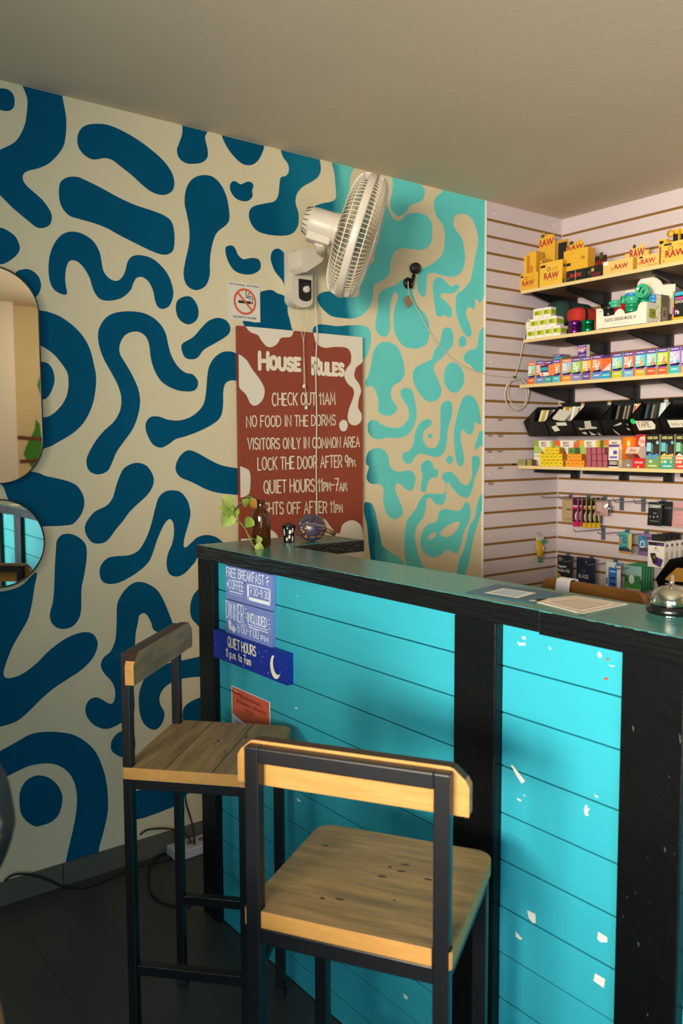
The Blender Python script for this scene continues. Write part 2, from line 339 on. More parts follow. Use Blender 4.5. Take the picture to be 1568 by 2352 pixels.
def view(ox, oy, s): return lambda pts: [(ox+x/s, oy+y/s) for x, y in pts]
VA, VB, VC = view(0, 180, 2.8), view(500, 300, 2.4889), view(480, 720, 2.4123)
VD, VE, VF = view(0, 580, 2.8), view(0, 1100, 2.8), view(0, 1600, 2.8)
BLOBS = [
 VA([(145,48),(175,130),(172,220),(155,310),(100,405),(0,460),(-60,500),(-60,700),(0,752),(90,840),(180,915),(230,955),(270,963),(315,945),(333,900),(320,850),(270,780),(180,700),(150,660),(148,620),(180,595),(240,580),(300,555),(345,520),(400,450),(420,380),(425,260),(408,160),(398,103),(385,20),(130,0)]),
 VA([(0,65),(50,72),(85,105),(93,160),(80,195),(50,210),(0,203),(-40,190),(-50,130),(-40,80)]),
 VA([(497,400),(505,350),(540,308),(600,293),(680,297),(760,325),(870,385),(960,450),(1050,530),(1105,610),(1120,680),(1100,730),(1050,750),(985,735),(920,690),(850,625),(780,570),(720,525),(670,512),(630,520),(590,520),(545,495),(508,450)]),
 VA([(1172,305),(1170,360),(1150,420),(1137,460),(1150,510),(1190,543),(1240,550),(1300,540),(1333,505),(1333,455),(1320,400),(1318,370),(1330,345),(1335,250),(1165,250)]),
 VB([(22,25),(50,90),(90,145),(140,190),(190,197),(230,170),(258,115),(266,75),(268,20),(15,-40)]),
 VA([(380,700),(395,660),(440,635),(500,635),(560,660),(650,705),(760,765),(870,815),(990,855),(1060,885),(1100,920),(1118,980),(1120,1070),(1105,1115),(1065,1134),(1010,1125),(930,1090),(850,1050),(770,1010),(690,965),(600,930),(510,905),(450,885),(405,840),(382,780)]),
 VA([(1187,810),(1190,740),(1210,680),(1250,638),(1310,622),(1370,635),(1420,685),(1455,760),(1472,850),(1472,910),(1450,945),(1400,985),(1375,1030),(1355,1110),(1348,1190),(1348,1260),(1330,1320),(1300,1350),(1260,1362),(1215,1345),(1188,1305),(1180,1250),(1190,1180),(1208,1100),(1218,1030),(1215,950),(1200,870)]),
 VA([(430,1385),(395,1387),(350,1360),(322,1310),(312,1230),(318,1150),(340,1080),(380,1020),(430,990),(490,988),(550,1010),(605,1055),(640,1120),(652,1180),(665,1240),(700,1285),(745,1303),(780,1285),(805,1240),(820,1180),(850,1145),(900,1137),(970,1155),(1030,1200),(1080,1265),(1108,1340),(1112,1400),(1090,1460),(1050,1483),(1015,1470),(997,1430),(985,1370),(960,1315),(930,1285),(905,1277),(875,1285),(855,1320),(840,1360),(800,1400),(760,1420),(700,1430),(645,1420),(610,1380),(590,1330),(575,1280),(540,1220),(500,1180),(460,1170),(435,1190),(420,1250),(420,1320)]),
 VA([(0,960),(50,980),(100,1020),(126,1080),(118,1120),(80,1160),(30,1190),(0,1195),(-60,1190),(-90,1070),(-60,970)]),
 VA([(100,1255),(140,1230),(190,1230),(240,1265),(263,1320),(255,1370),(225,1410),(180,1420),(120,1350)]),
 VD([(1130,360),(1140,310),(1180,285),(1225,285),(1260,325),(1276,380),(1265,430),(1225,460),(1185,455),(1145,420)]),
 VB([(358,105),(372,150),(400,190),(406,230),(390,258),(360,268),(352,310),(345,370),(320,405),(260,418),(200,435),(178,470),(185,520),(215,565),(260,588),(330,600),(400,598),(440,575),(460,530),(460,470),(445,420),(448,370),(480,325),(540,290),(575,260),(588,220),(582,170),(575,152),(570,90),(350,50)]),
 VB([(70,310),(85,290),(105,292),(130,307),(165,293),(190,295),(203,315),(195,345),(198,375),(175,400),(140,403),(100,385),(73,345)]),
 VB([(650,182),(665,240),(672,310),(675,380),(650,405),(590,418),(550,440),(620,470),(700,490),(745,430),(752,340),(757,260),(780,208),(785,140),(640,120)]),
 VB([(43,680),(50,662),(80,657),(100,675),(115,710),(145,735),(190,728),(230,735),(245,765),(235,800),(190,822),(140,820),(95,800),(65,760),(48,715)]),
 VB([(302,720),(315,685),(345,675),(375,695),(400,730),(420,760),(425,850),(420,942),(395,935),(382,900),(370,860),(330,810),(308,760)]),
 VB([(142,1090),(160,1085),(236,1088),(238,940),(270,915),(310,912),(340,930),(380,945),(398,975),(398,1030),(410,1080),(420,1125),(425,1165),(300,1170),(170,1145),(150,1110)]),
 VB([(568,960),(580,935),(620,920),(680,925),(740,950),(790,950),(805,930),(810,850),(830,790),(870,720),(895,650),(920,560),(950,470),(960,420),(985,470),(1005,505),(1040,515),(1080,480),(1140,470),(1190,485),(1220,525),(1225,600),(1210,655),(1170,680),(1110,678),(1050,672),(1010,695),(990,740),(980,810),(950,850),(895,885),(885,940),(870,1000),(830,1050),(780,1073),(720,1072),(650,1060),(600,1020),(575,985)]),
 VB([(542,1150),(560,1115),(600,1108),(680,1118),(760,1112),(830,1115),(865,1135),(875,1180),(870,1230),(845,1300),(825,1300),(700,1290),(560,1280)]),
 VB([(1000,300),(995,350),(985,400),(990,450),(1020,485),(1050,485),(1080,460),(1095,430),(1130,415),(1165,400),(1182,365),(1178,330),(1165,318),(1160,270),(1000,230)]),
 VB([(1285,345),(1255,370),(1237,400),(1235,440),(1250,490),(1285,540),(1297,600),(1292,670),(1280,710),(1240,750),(1190,780),(1155,800),(1140,840),(1140,900),(1160,940),(1180,950),(1190,915),(1192,860),(1200,820),(1240,815),(1290,830),(1340,835),(1380,820),(1405,780),(1412,720),(1405,660),(1390,610),(1355,560),(1345,525),(1355,490),(1385,475),(1430,485),(1460,520),(1480,580),(1485,640),(1470,720),(1455,800),(1440,860),(1400,910),(1370,930),(1360,960),(1360,1030),(1375,1090),(1400,1150),(1430,1180),(1450,1160),(1440,1110),(1420,1060),(1420,1020),(1440,1010),(1465,1020),(1470,985),(1465,970),(1480,965),(1495,985),(1510,970),(1525,930),(1540,850),(1545,600),(1545,400),(1540,330),(1290,260)]),
 VB([(1230,870),(1245,845),(1270,838),(1300,860),(1330,890),(1360,880),(1378,885),(1375,905),(1340,930),(1290,930),(1272,940),(1280,960),(1310,985),(1335,1020),(1335,1060),(1315,1068),(1295,1055),(1270,1063),(1250,1055),(1240,1010),(1233,950),(1228,910)]),
 VB([(1060,850),(1100,860),(1115,930),(1140,1000),(1185,1050),(1207,1110),(1208,1170),(1190,1220),(1140,1245),(1080,1240),(1040,1210),(1010,1150),(1003,1080),(1012,1010),(1028,960),(1022,927),(1005,930),(988,980),(982,1060),(984,1120),(972,1165),(948,1178),(918,1163),(900,1125),(906,1060),(917,1005),(915,965),(928,925),(965,900),(1010,885),(1040,865)]),
 VB([(1375,1210),(1385,1180),(1405,1175),(1418,1195),(1415,1225),(1395,1238),(1380,1230)]),
 VC([(865,375),(880,350),(890,310),(900,260),(915,200),(945,165),(985,157),(1030,175),(1060,220),(1080,290),(1080,340),(1060,375),(1020,400),(1005,440),(1015,480),(1040,520),(1030,550),(1000,565),(960,562),(935,535),(938,490),(925,440),(905,405),(870,405)]),
 VC([(1290,100),(1310,78),(1340,85),(1353,130),(1345,180),(1310,220),(1285,250),(1250,280),(1245,320),(1265,360),(1285,420),(1275,465),(1240,487),(1205,485),(1170,450),(1135,390),(1128,330),(1150,295),(1200,270),(1235,250),(1245,210),(1275,165)]),
 VC([(1300,360),(1310,300),(1345,270),(1385,290),(1410,340),(1408,390),(1380,430),(1345,437),(1315,410)]),
 VC([(1560,70),(1525,75),(1500,100),(1490,140),(1480,190),(1440,205),(1412,230),(1415,265),(1450,290),(1480,325),(1510,325),(1525,290),(1560,260)]),
 VC([(1060,450),(1065,420),(1095,412),(1125,430),(1140,490),(1148,560),(1135,620),(1100,670),(1050,690),(990,688),(940,697),(900,685),(880,650),(880,610),(900,590),(930,595),(955,615),(1000,632),(1050,632),(1085,610),(1105,570),(1100,520),(1075,480)]),
 VC([(1195,590),(1225,588),(1232,610),(1215,630),(1190,650),(1183,690),(1195,725),(1220,745),(1255,740),(1275,700),(1280,640),(1280,570),(1285,510),(1310,485),(1335,487),(1347,520),(1340,580),(1320,650),(1315,720),(1300,770),(1260,795),(1210,785),(1170,775),(1140,795),(1115,830),(1085,828),(1070,795),(1080,770),(1110,760),(1130,720),(1140,660),(1165,610)]),
 VC([(1210,678),(1222,664),(1235,678),(1222,692)]),
 VC([(1365,800),(1358,740),(1355,660),(1370,580),(1385,520),(1405,470),(1435,452),(1470,470),(1495,530),(1505,610),(1490,612),(1470,600),(1465,640),(1450,670),(1425,665),(1410,645),(1395,655),(1392,700),(1405,760),(1412,810),(1400,845),(1380,840)]),
 VC([(1470,740),(1485,690),(1500,655),(1540,650),(1545,730),(1500,735),(1480,755)]),
 VC([(1312,810),(1332,785),(1352,810),(1332,836)]),
 VC([(870,800),(885,765),(925,745),(965,755),(990,790),(1000,840),(1025,870),(1070,875),(1115,870),(1140,900),(1138,950),(1120,980),(1090,975),(1065,950),(1040,940),(1030,970),(1045,1020),(1070,1080),(1068,1115),(1035,1138),(1000,1130),(975,1090),(963,1030),(965,970),(940,945),(905,945),(880,930),(872,900),(885,850),(870,835)]),
 VC([(858,1060),(870,1045),(900,1055),(920,1100),(935,1170),(950,1240),(960,1285),(1000,1320),(1050,1350),(1090,1400),(1110,1450),(1100,1520),(900,1520),(895,1370),(885,1290),(875,1180),(860,1110)]),
 VC([(1172,860),(1180,830),(1210,812),(1235,830),(1245,860),(1268,870),(1262,905),(1230,912),(1210,940),(1200,980),(1185,990),(1172,970),(1178,920),(1180,890)]),
 VC([(1455,800),(1480,790),(1497,800),(1495,850),(1470,910),(1455,980),(1430,1020),(1390,1010),(1350,970),(1325,935),(1310,960),(1310,1020),(1290,1060),(1250,1050),(1225,1020),(1205,1030),(1200,1080),(1185,1130),(1150,1180),(1140,1230),(1150,1300),(1170,1370),(1200,1410),(1260,1420),(1310,1440),(1250,1490),(1120,1470),(1090,1380),(1082,1290),(1085,1200),(1100,1140),(1140,1090),(1170,1030),(1200,1000),(1260,1000),(1300,995),(1315,950),(1290,915),(1300,885),(1335,878),(1365,900),(1395,940),(1430,950),(1455,900)]),
 VC([(1170,1270),(1180,1210),(1210,1170),(1260,1150),(1275,1100),(1310,1082),(1370,1095),(1400,1080),(1415,1050),(1435,1050),(1447,1090),(1440,1150),(1410,1210),(1400,1260),(1380,1320),(1360,1328),(1320,1310),(1290,1330),(1250,1352),(1210,1340),(1180,1310)]),
 VC([(1540,990),(1525,995),(1500,1010),(1480,1070),(1470,1130),(1440,1180),(1425,1250),(1410,1310),(1385,1370),(1370,1450),(1380,1500),(1410,1470),(1440,1370),(1455,1290),(1470,1220),(1490,1160),(1510,1090),(1540,1030)]),
 VD([(1530,655),(1490,638),(1430,640),(1380,675),(1345,730),(1332,800),(1325,890),(1310,970),(1275,1020),(1220,1060),(1150,1080),(1080,1075),(1020,1055),(970,1057),(940,1090),(937,1140),(960,1200),(990,1240),(1035,1255),(1080,1235),(1130,1200),(1200,1180),(1300,1140),(1380,1095),(1420,1050),(1433,980),(1435,890),(1450,840),(1490,822),(1530,828),(1600,830),(1600,660)]),
 VD([(1540,1390),(1430,1370),(1350,1335),(1270,1290),(1210,1272),(1165,1300),(1135,1350),(1130,1400),(1160,1445),(1230,1475),(1320,1520),(1400,1545),(1540,1560),(1600,1560),(1600,1400)]),
 VD([(1165,610),(1180,580),(1240,545),(1290,490),(1340,440),(1400,420),(1450,435),(1478,475),(1472,520),(1430,555),(1370,590),(1310,625),(1270,675),(1225,687),(1185,670)]),
 VD([(630,540),(640,480),(680,420),(740,388),(830,378),(930,392),(1010,440),(1060,510),(1080,590),(1100,660),(1140,730),(1190,772),(1240,785),(1272,830),(1262,875),(1225,893),(1150,888),(1080,860),(1030,820),(990,750),(968,670),(960,600),(940,545),(900,513),(850,510),(800,535),(770,590),(770,650),(810,720),(850,790),(885,870),(900,950),(888,1040),(855,1130),(800,1210),(750,1280),(720,1350),(690,1405),(630,1427),(575,1405),(555,1350),(570,1290),(620,1205),(670,1145),(730,1090),(770,1020),(780,940),(760,860),(720,780),(670,690),(640,610)]),
 VD([(150,360),(240,370),(320,385),(400,420),(480,480),(540,550),(580,630),(605,730),(617,800),(612,890),(590,990),(540,1090),(470,1160),(380,1215),(300,1255),(150,1280),(150,1070),(270,1062),(330,1045),(390,990),(425,930),(440,860),(435,780),(400,720),(340,650),(260,598),(150,560)]),
 VD([(180,680),(260,700),(310,715),(340,760),(350,820),(335,880),(305,930),(270,945),(180,930)]),
 VE([(-60,-60),(100,-60),(240,-40),(290,-20),(380,0),(450,20),(500,50),(535,110),(540,170),(520,230),(480,280),(450,295),(380,302),(280,305),(200,310),(100,200),(50,125),(20,50)]),
 VE([(755,20),(790,-60),(840,-95),(890,-103),(940,-85),(975,-40),(988,10),(975,60),(940,110),(880,165),(830,215),(790,270),(740,330),(700,385),(660,412),(600,412),(560,370),(545,320),(560,270),(610,210),(680,175),(720,130),(740,70)]),
 VE([(640,600),(650,555),(690,510),(750,497),(830,490),(890,460),(930,400),(960,330),(980,260),(1000,180),(1020,120),(1060,82),(1110,73),(1160,85),(1200,130),(1220,190),(1222,240),(1205,310),(1185,380),(1180,430),(1195,440),(1230,410),(1270,375),(1330,360),(1390,375),(1440,410),(1480,410),(1530,400),(1580,400),(1580,500),(1300,500),(1250,540),(1200,595),(1160,622),(1120,627),(1085,605),(1070,545),(1080,480),(1105,420),(1118,350),(1115,290),(1100,262),(1080,262),(1050,300),(1010,390),(980,480),(950,540),(890,595),(820,640),(760,668),(700,675),(655,655)]),
 VE([(360,450),(365,400),(390,365),(430,352),(480,362),(530,395),(555,440),(555,520),(540,620),(523,710),(522,820),(510,890),(470,945),(410,965),(355,950),(325,910),(322,860),(340,790),(348,700),(352,580)]),
 VE([(-60,700),(0,725),(130,690),(232,600),(220,700),(205,800),(180,900),(130,990),(80,1080),(40,1180),(22,1250),(40,1280),(90,1275),(150,1250),(230,1190),(310,1110),(400,1040),(480,1000),(550,985),(600,1000),(627,1050),(620,1100),(590,1160),(520,1230),(430,1290),(340,1350),(260,1420),(200,1480),(120,1550),(50,1580),(0,1592),(-60,1600)]),
 VE([(750,880),(755,800),(790,730),(840,680),(890,662),(950,675),(1010,715),(1050,780),(1080,850),(1110,930),(1140,1010),(1000,980),(970,920),(945,875),(920,863),(895,880),(885,930),(870,1010),(862,1200),(860,1350),(860,1500),(790,1560),(740,1590),(690,1607),(640,1600),(590,1570),(555,1520),(550,1470),(570,1425),(610,1405),(650,1415),(690,1440),(720,1445),(738,1410),(738,1350),(715,1300),(670,1250),(648,1200),(665,1150),(710,1110),(740,1040),(748,960)]),
 VE([(1330,1135),(1270,1145),(1180,1165),(1100,1180),(1040,1200),(960,1245),(920,1300),(895,1380),(893,1460),(905,1530),(930,1580),(980,1612),(1020,1600),(1050,1550),(1055,1500),(1030,1450),(1025,1400),(1050,1350),(1100,1310),(1170,1285),(1270,1272),(1330,1270)]),
 VE([(1175,1500),(1190,1460),(1230,1430),(1275,1410),(1330,1400),(1340,1590),(1270,1570),(1185,1560)]),
 VE([(1222,840),(1230,780),(1255,730),(1300,700),(1330,800),(1300,950),(1255,925),(1230,890)]),
 VF([(-60,380),(0,350),(100,295),(190,245),(270,228),(370,228),(470,245),(550,290),(610,350),(650,430),(680,530),(693,640),(692,740),(670,850),(640,960),(625,1015),(560,1035),(500,1048),(430,1062),(425,1050),(445,960),(470,850),(490,740),(495,640),(480,560),(450,500),(400,455),(340,432),(270,430),(190,445),(110,480),(40,515),(0,530),(-60,570)]),
 VF([(125,680),(130,610),(160,550),(210,515),(260,507),(320,525),(370,570),(398,630),(398,690),(375,760),(330,805),(260,830),(220,832),(170,800),(135,750)]),
 VF([(712,320),(720,280),(750,240),(790,222),(850,225),(870,300),(850,390),(790,390),(750,375),(720,350)]),
 VF([(800,680),(810,620),(880,605),(950,590),(1020,573),(1100,540),(1230,530),(1235,580),(1210,620),(1180,650),(1150,690),(1060,730),(980,760),(900,785),(830,780)]),
]
HOLES = [VC([(1280,1210),(1330,1170),(1385,1153),(1370,1200),(1330,1235),(1300,1237),(1280,1225)]), VC([(1213,1240),(1230,1220),(1255,1213),(1250,1235),(1225,1253)]),
 VB([(800,640),(870,660),(893,700),(890,745),(860,770),(820,800),(805,850),(808,920),(790,948),(720,945),(680,900),(640,850),(640,760),(720,690)])]
wl = MB()
wl.box(WX, XA, 0, .12, 0, H, m_cream)
def clampw(p): return Vector((min(p.x, XA-.004), p.y, max(.07, min(p.z, H-.001))))
def blob(pts, h, mt):
    q = [clampw(PW(x, y, 0)) for x, y in spline(pts, 5)]
    r = [q[0]]
    for p in q[1:]:
        if (p-r[-1]).length > .0015: r.append(p)
    wl.prism([(p.x, -h, p.z) for p in r], [(p.x, 0, p.z) for p in r], mt, cap_back=False)
for b in BLOBS: blob(b, .0008, m_mural)
for b in HOLES: blob(b, .0014, m_cream)
wl.build('wall_left', kind='structure', origin=(0, 0, 0), recalc=False)

mb = MB(); mb.box(WX-.12, .12, -4.2, .12, H, H+.1, m_ceil); mb.build('ceiling', kind='structure')

def floor_material():
    mt = bpy.data.materials.new('grey_floor_tile'); mt.use_nodes = True; nt = mt.node_tree; b = nt.nodes['Principled BSDF']
    N, Lk = nt.nodes.new, nt.links.new
    tc = N('ShaderNodeTexCoord'); mp = N('ShaderNodeMapping'); mp.inputs['Location'].default_value = (2.6+.0, .41, 0); Lk(tc.outputs['Object'], mp.inputs[0])
    br = N('ShaderNodeTexBrick'); br.offset = 0; br.inputs['Scale'].default_value = 1; br.inputs['Mortar Size'].default_value = .0022; br.inputs['Mortar Smooth'].default_value = .2
    br.inputs['Brick Width'].default_value = .6; br.inputs['Row Height'].default_value = .6
    br.inputs['Color1'].default_value = (.042, .046, .043, 1); br.inputs['Color2'].default_value = (.038, .042, .039, 1); br.inputs['Mortar'].default_value = (.02, .02, .019, 1)
    Lk(mp.outputs[0], br.inputs[0])
    n = N('ShaderNodeTexNoise'); n.inputs['Scale'].default_value = 4; n.inputs['Detail'].default_value = 8; Lk(tc.outputs['Object'], n.inputs[0])
    r = N('ShaderNodeMapRange'); r.inputs['To Min'].default_value = .75; r.inputs['To Max'].default_value = 1.2; Lk(n.outputs[0], r.inputs[0])
    mx = N('ShaderNodeMix'); mx.data_type = 'RGBA'; mx.blend_type = 'MULTIPLY'; mx.inputs[0].default_value = 1
    Lk(br.outputs[0], mx.inputs[6]); Lk(r.outputs[0], mx.inputs[7]); Lk(mx.outputs[2], b.inputs['Base Color'])
    b.inputs['Roughness'].default_value = .45
    return mt
m_floor = floor_material()
mb = MB(); mb.box(WX-.12, .12, -4.2, .12, -.1, 0, m_floor); mb.build('floor', kind='structure', origin=(0, 0, 0))
m_skirt = mat('skirting_tile', '#5d5a4c', .5, var=.2, vscale=12)
mb = MB(); m_joint = mat('tile_joint', '#24231e', .9)
x = WX
while x < XA-.01:
    x1 = min(x+.6-((x+2.43) % .6 if x == WX else 0), XA)
    mb.box(x+.0015, x1-.0015, -.011, -.0005, .0005, .073, m_skirt); x = x1
mb.box(WX, XA, -.008, -.0008, .0006, .071, m_joint)
mb.build('baseboard_left', kind='structure')

# slatted display walls: pinkish boards with brown grooves between them
m_slat = mat('slat_board', (.57, .48, .48), .6, spec=.3, bump=.08, bscale=70, var=.04, vscale=5)
m_groove = mat('slat_groove', '#80581f', .85)
def slats(name, axis, a, b, dots=(), smears=()):
    mb = MB(); g = .0056
    zs = [H] + [ZT-SL*k for k in range(34) if ZT-SL*k > 0] + [0]
    for i in range(len(zs)-1):
        z1 = zs[i]-(g if i else 0); z0 = zs[i+1]+(g if zs[i+1] > 0 else 0)
        if z1-z0 < .004: continue
        if axis == 'y': mb.box(a, b, 0, .0045, z0, z1, m_slat)
        else: mb.box(0, .0045, a, b, z0, z1, m_slat)
    if axis == 'y': mb.box(a, b+.02, .0035, .12, 0, H, m_groove)
    else: mb.box(.0035, .12, a, b+.02, 0, H, m_groove)
    pp = PW if axis == 'y' else PR
    for x, y in dots:                                            # pale screw plugs
        mb.lathe([(0, .0012), (.0045, .001), (.0055, 0)], pp(x, y, 0), m_plug, (0, -1, 0) if axis == 'y' else (-1, 0, 0), 12)
    for x, y in smears:
        mb.poly([pp(x-6, y-3, .0004), pp(x+6, y-3, .0004), pp(x+6, y+3, .0004), pp(x-6, y+3, .0004)], m_smear)
    mb.build(name, kind='structure', origin=(0, 0, 0), recalc=False)
m_plug = mat('pale_plug', '#d8cdbc', .6); m_smear = mat('tape_residue', '#8d7d7c', .7)
slats('wall_back', 'y', XA, 0, [(1136, 491), (1271, 518), (1133, 643), (1127, 832), (1130, 1050), (1123, 1089), (1122, 1233), (1271, 1218)], [(1149, 964), (1125, 1000), (1149, 1001), (1124, 1037), (1148, 1036), (1149, 1075), (1127, 1111)])
slats('wall_right', 'x', -4.05, 0, [(1308, 519), (1315, 802), (1296, 1219)])
m_white = mat('white_trim_paint', '#e8e2d6', .5)
mb = MB(); mb.box(XA-.006, XA+.003, -.004, .003, 0, H-.001, m_white); mb.build('trim_1', kind='structure')
mb = MB(); mb.box(-.004, .0, -.004, .0, 0, H-.001, m_slat); mb.build('trim_2', kind='structure')

# the rest of the room, seen in the mirrors and the bell: front wall with a pillar, wall with two windows
mb = MB()
mb.box(WX, DOOR[0], WY-.12, WY, 0, H, m_cream); mb.box(DOOR[0], DOOR[1], WY-.12, WY, 2.0, H, m_cream); mb.box(DOOR[1], .12, WY-.12, WY, 0, H, m_cream)
mb.build('wall_front', kind='structure')
mb = MB(); mb.box(-1.95, -1.415, -4.05, -3.9, .0, H-.001, m_white); mb.build('trim_3', kind='structure')
mb = MB(); ys = [WY, WIN[0][0], WIN[0][1], WIN[1][0], WIN[1][1], 0]
for i in range(5):
    if i in (1, 3): mb.box(WX-.12, WX, ys[i], ys[i+1], 0, WZ[0], m_cream); mb.box(WX-.12, WX, ys[i], ys[i+1], WZ[1], H, m_cream)
    else: mb.box(WX-.12, WX, ys[i], ys[i+1], 0, H, m_cream)
mb.build('wall_window', kind='structure')
m_frame = mat('window_frame_paint', '#3a332b', .5)
for i, (a, b) in enumerate(WIN):
    mb = MB(); t = .04
    mb.box(WX-.05, WX+.01, a, a+t, WZ[0], WZ[1], m_frame); mb.box(WX-.05, WX+.01, b-t, b, WZ[0], WZ[1], m_frame)
    for z in (WZ[0], WZ[1]-t, WZ[0]+.32): mb.box(WX-.05, WX+.01, a+t, b-t, z, z+t, m_frame)
    mb.build('window_%d' % (i+1), kind='structure')
# small wall painting on the front wall, seen only in the tall mirror
m_leaf = mat('painted_leaf_green', '#3f9a2c', .7, var=.5, vscale=60); m_branch = mat('painted_brown', '#6a3a22', .7); m_pblue = mat('painted_blue', '#2a4fa0', .7)
WPY = WY+.0012
wpn = MB()
def wpoly(pts, m, dy=0): wpn.prism([(x, WPY+dy+.0008, z) for x, z in pts], [(x, WPY+dy, z) for x, z in pts], m)
wpoly([(-1.24, 1.52), (-1.31, 1.39), (-1.33, 1.33), (-1.27, 1.22), (-1.21, 1.13), (-1.12, 1.10), (-.95, 1.14), (-.90, 1.35), (-1.0, 1.5), (-1.14, 1.46), (-1.19, 1.44), (-1.2, 1.56), (-1.23, 1.6)], m_leaf)
wpoly([(-1.385, 1.475), (-1.385, 1.445), (-1.16, 1.425), (-1.16, 1.455)], m_branch, .001)
wpoly([(-1.36, 1.29), (-1.36, 1.262), (-1.0, 1.27), (-1.0, 1.30)], m_branch, .001)
wpoly([(-1.20, 1.46), (-1.12, 1.47), (-1.12, 1.36), (-1.17, 1.37)], m_pblue, .002)
wpoly([(-1.21, 1.86), (-1.19, 1.92), (-1.12, 1.95), (-1.12, 1.74), (-1.18, 1.76)], m_leaf, 0)
wpn.build('wall_painting', label='green tree painting on the far wall reflected in the tall mirror', cat='painting', recalc=False)
# ================================================================== reception counter
m_black = mat('black_gloss_paint', '#0b0c0d', .3, bump=.8, bscale=120, stretch=(1, .12, 1), var=.35, vscale=14)
m_blackpost = mat('black_post_paint', '#07080a', .34, spec=.4, bump=.25, bscale=60, var=.3, vscale=20)
m_cyan = mat('cyan_board_paint', (.03, .36, .44), .36, spec=.5, bump=.1, bscale=50, stretch=(1, .2, 1.5), var=.12, vscale=6)
m_teal = mat('teal_top_paint', '#3f7f76', .24, bump=.12, bscale=25, stretch=(1, .3, 1), var=.18, vscale=9)
m_chip = mat('bare_chip', '#d9d6c6', .8)
m_scuff = mat('paint_scuff', '#45453a', .8)
m_wear = mat('worn_cyan_edge', '#3c8688', .6)
LZ0, LZ1, TOPZ = 1.071, 1.1075, 1.1104
ZEND = -3.95
def cbox(mb, s0, s1, o0, o1, z0, z1, mt): return mb.obox(CF(s0, o0, z0), CE*(s1-s0), CN*(o1-o0), (0, 0, z1-z0), mt)
counter = thing('reception_counter', 'long cyan planked bar counter with black posts and teal top', 'counter', CF(-1.4, .1, 0))
SEAM = -1.646
mb = MB(); cbox(mb, -.408, SEAM, .0012, .186, LZ1-.024, TOPZ, m_teal); cbox(mb, SEAM-.0015, ZEND, .0012, .188, LZ1-.024, TOPZ-.0005, m_teal)
mb.build('counter_top', counter, bevel=.0012)
mb = MB(); cbox(mb, -.408, -.606, .186, .438, LZ1-.024, TOPZ, m_teal); mb.build('return_top', counter, bevel=.0012)
mb = MB(); cbox(mb, -.6062, -.6245, .187, .438, LZ0+.004, TOPZ-.001, m_black); cbox(mb, -.408, -.6245, .438, .45, LZ0+.004, TOPZ-.001, m_black)
mb.build('return_lip', counter, 'black front edge of the short return', bevel=.002)
for s0, s1, o in ((-.404, SEAM, 0), (SEAM-.001, ZEND, -.0015)):
    mb = MB(); cbox(mb, s0, s1, o, .018, LZ0-(.003 if o else 0), LZ1+.0015, m_black)
    L = s1; s = s0
    if o == 0: s = -.86
    while s > s1 and s > -2.3:                                   # the old cyan shows through along the worn edge
        d = rnd.uniform(.008, .035)
        cbox(mb, s, max(s-d, s1), o-.0006, .003, LZ1+.0016+rnd.uniform(-.0005, .0006), LZ1+.0028, m_wear); s -= d+rnd.uniform(.002, .03)
    mb.build('front_lip', counter, 'black front edge worn to cyan', bevel=.0015)
POSTS = [(-.405, -.4905), (-1.439, -1.5455), (-1.8085, -1.9175), (-2.75, -2.86), (-3.7, -3.81)]
for i, (a, b) in enumerate(POSTS):
    mb = MB(); cbox(mb, a, b, .0015, .075, 0.0, LZ0-.0005, m_blackpost)
    f = Frame(CF(a, .0015, 0), CE*(b-a), (0, 0, LZ0), -CN)
    if i in (1, 2):
        for k in range(14 if i == 2 else 7):
            u, v = rnd.uniform(.1, .95), rnd.uniform(.45, .97); r = rnd.uniform(.006, .02)
            put_poly(mb, f, [(u, v), (u+r*1.6, v-.003), (u+r*1.2, v-r*.5), (u+r*.4, v-r*.3)], m_scuff)
    mb.build('post', counter, bevel=.003)
PO = .0205; ZS = [0.003, .063, .155, .2465, .338, .4295, .521, .6125, .7045, .796, .8985, .987, 1.071]
CHIP_R = [((1000,1240),[(545,615),(568,612),(570,632),(552,628)]), ((1000,1240),[(518,645),(535,655),(568,652),(570,668),(530,670)]), ((1000,1240),[(1030,712),(1042,710),(1055,740),(1040,750),(1028,735)]),
 ((1000,1240),[(1095,792),(1135,800),(1120,806)]), ((1000,1240),[(475,1425),(490,1430),(568,1530),(545,1545),(510,1490)]), ((1000,1240),[(715,675),(735,690),(725,698)]),
 ((1000,1780),[(950,190),(962,192),(960,212),(978,213),(962,235),(970,255),(950,260),(940,225)]), ((1000,1780),[(580,857),(632,880),(635,938),(615,940),(590,905)]), ((1000,1780),[(508,990),(550,1040),(535,1045),(507,1025)]),
 ((1000,1780),[(1030,993),(1088,1030),(1088,1062),(1045,1060),(1025,1040)]), ((1000,1780),[(1012,1258),(1075,1295),(1065,1350),(1000,1305)]), ((1000,1780),[(515,145),(545,160),(540,168),(520,158)]), ((1000,1780),[(555,122),(568,128),(565,138)]), ((1000,1780),[(1008,122),(1034,140),(1015,142)])]
CHIP_L = [((540,1640),[(345,470),(368,485),(368,497),(350,488)]), ((540,1640),[(945,1570),(970,1590),(968,1608),(950,1598)]), ((430,1120),[(553,1130),(566,1132),(564,1140),(556,1138)]), ((430,1120),[(564,556),(570,558),(567,563)])]
SC = {(1000,1240): 2.7606, (1000,1780): 2.7606, (540,1640): 2.45, (430,1120): 2.24}
m_knot = mat('rust_knot', '#8c4a30', .8)
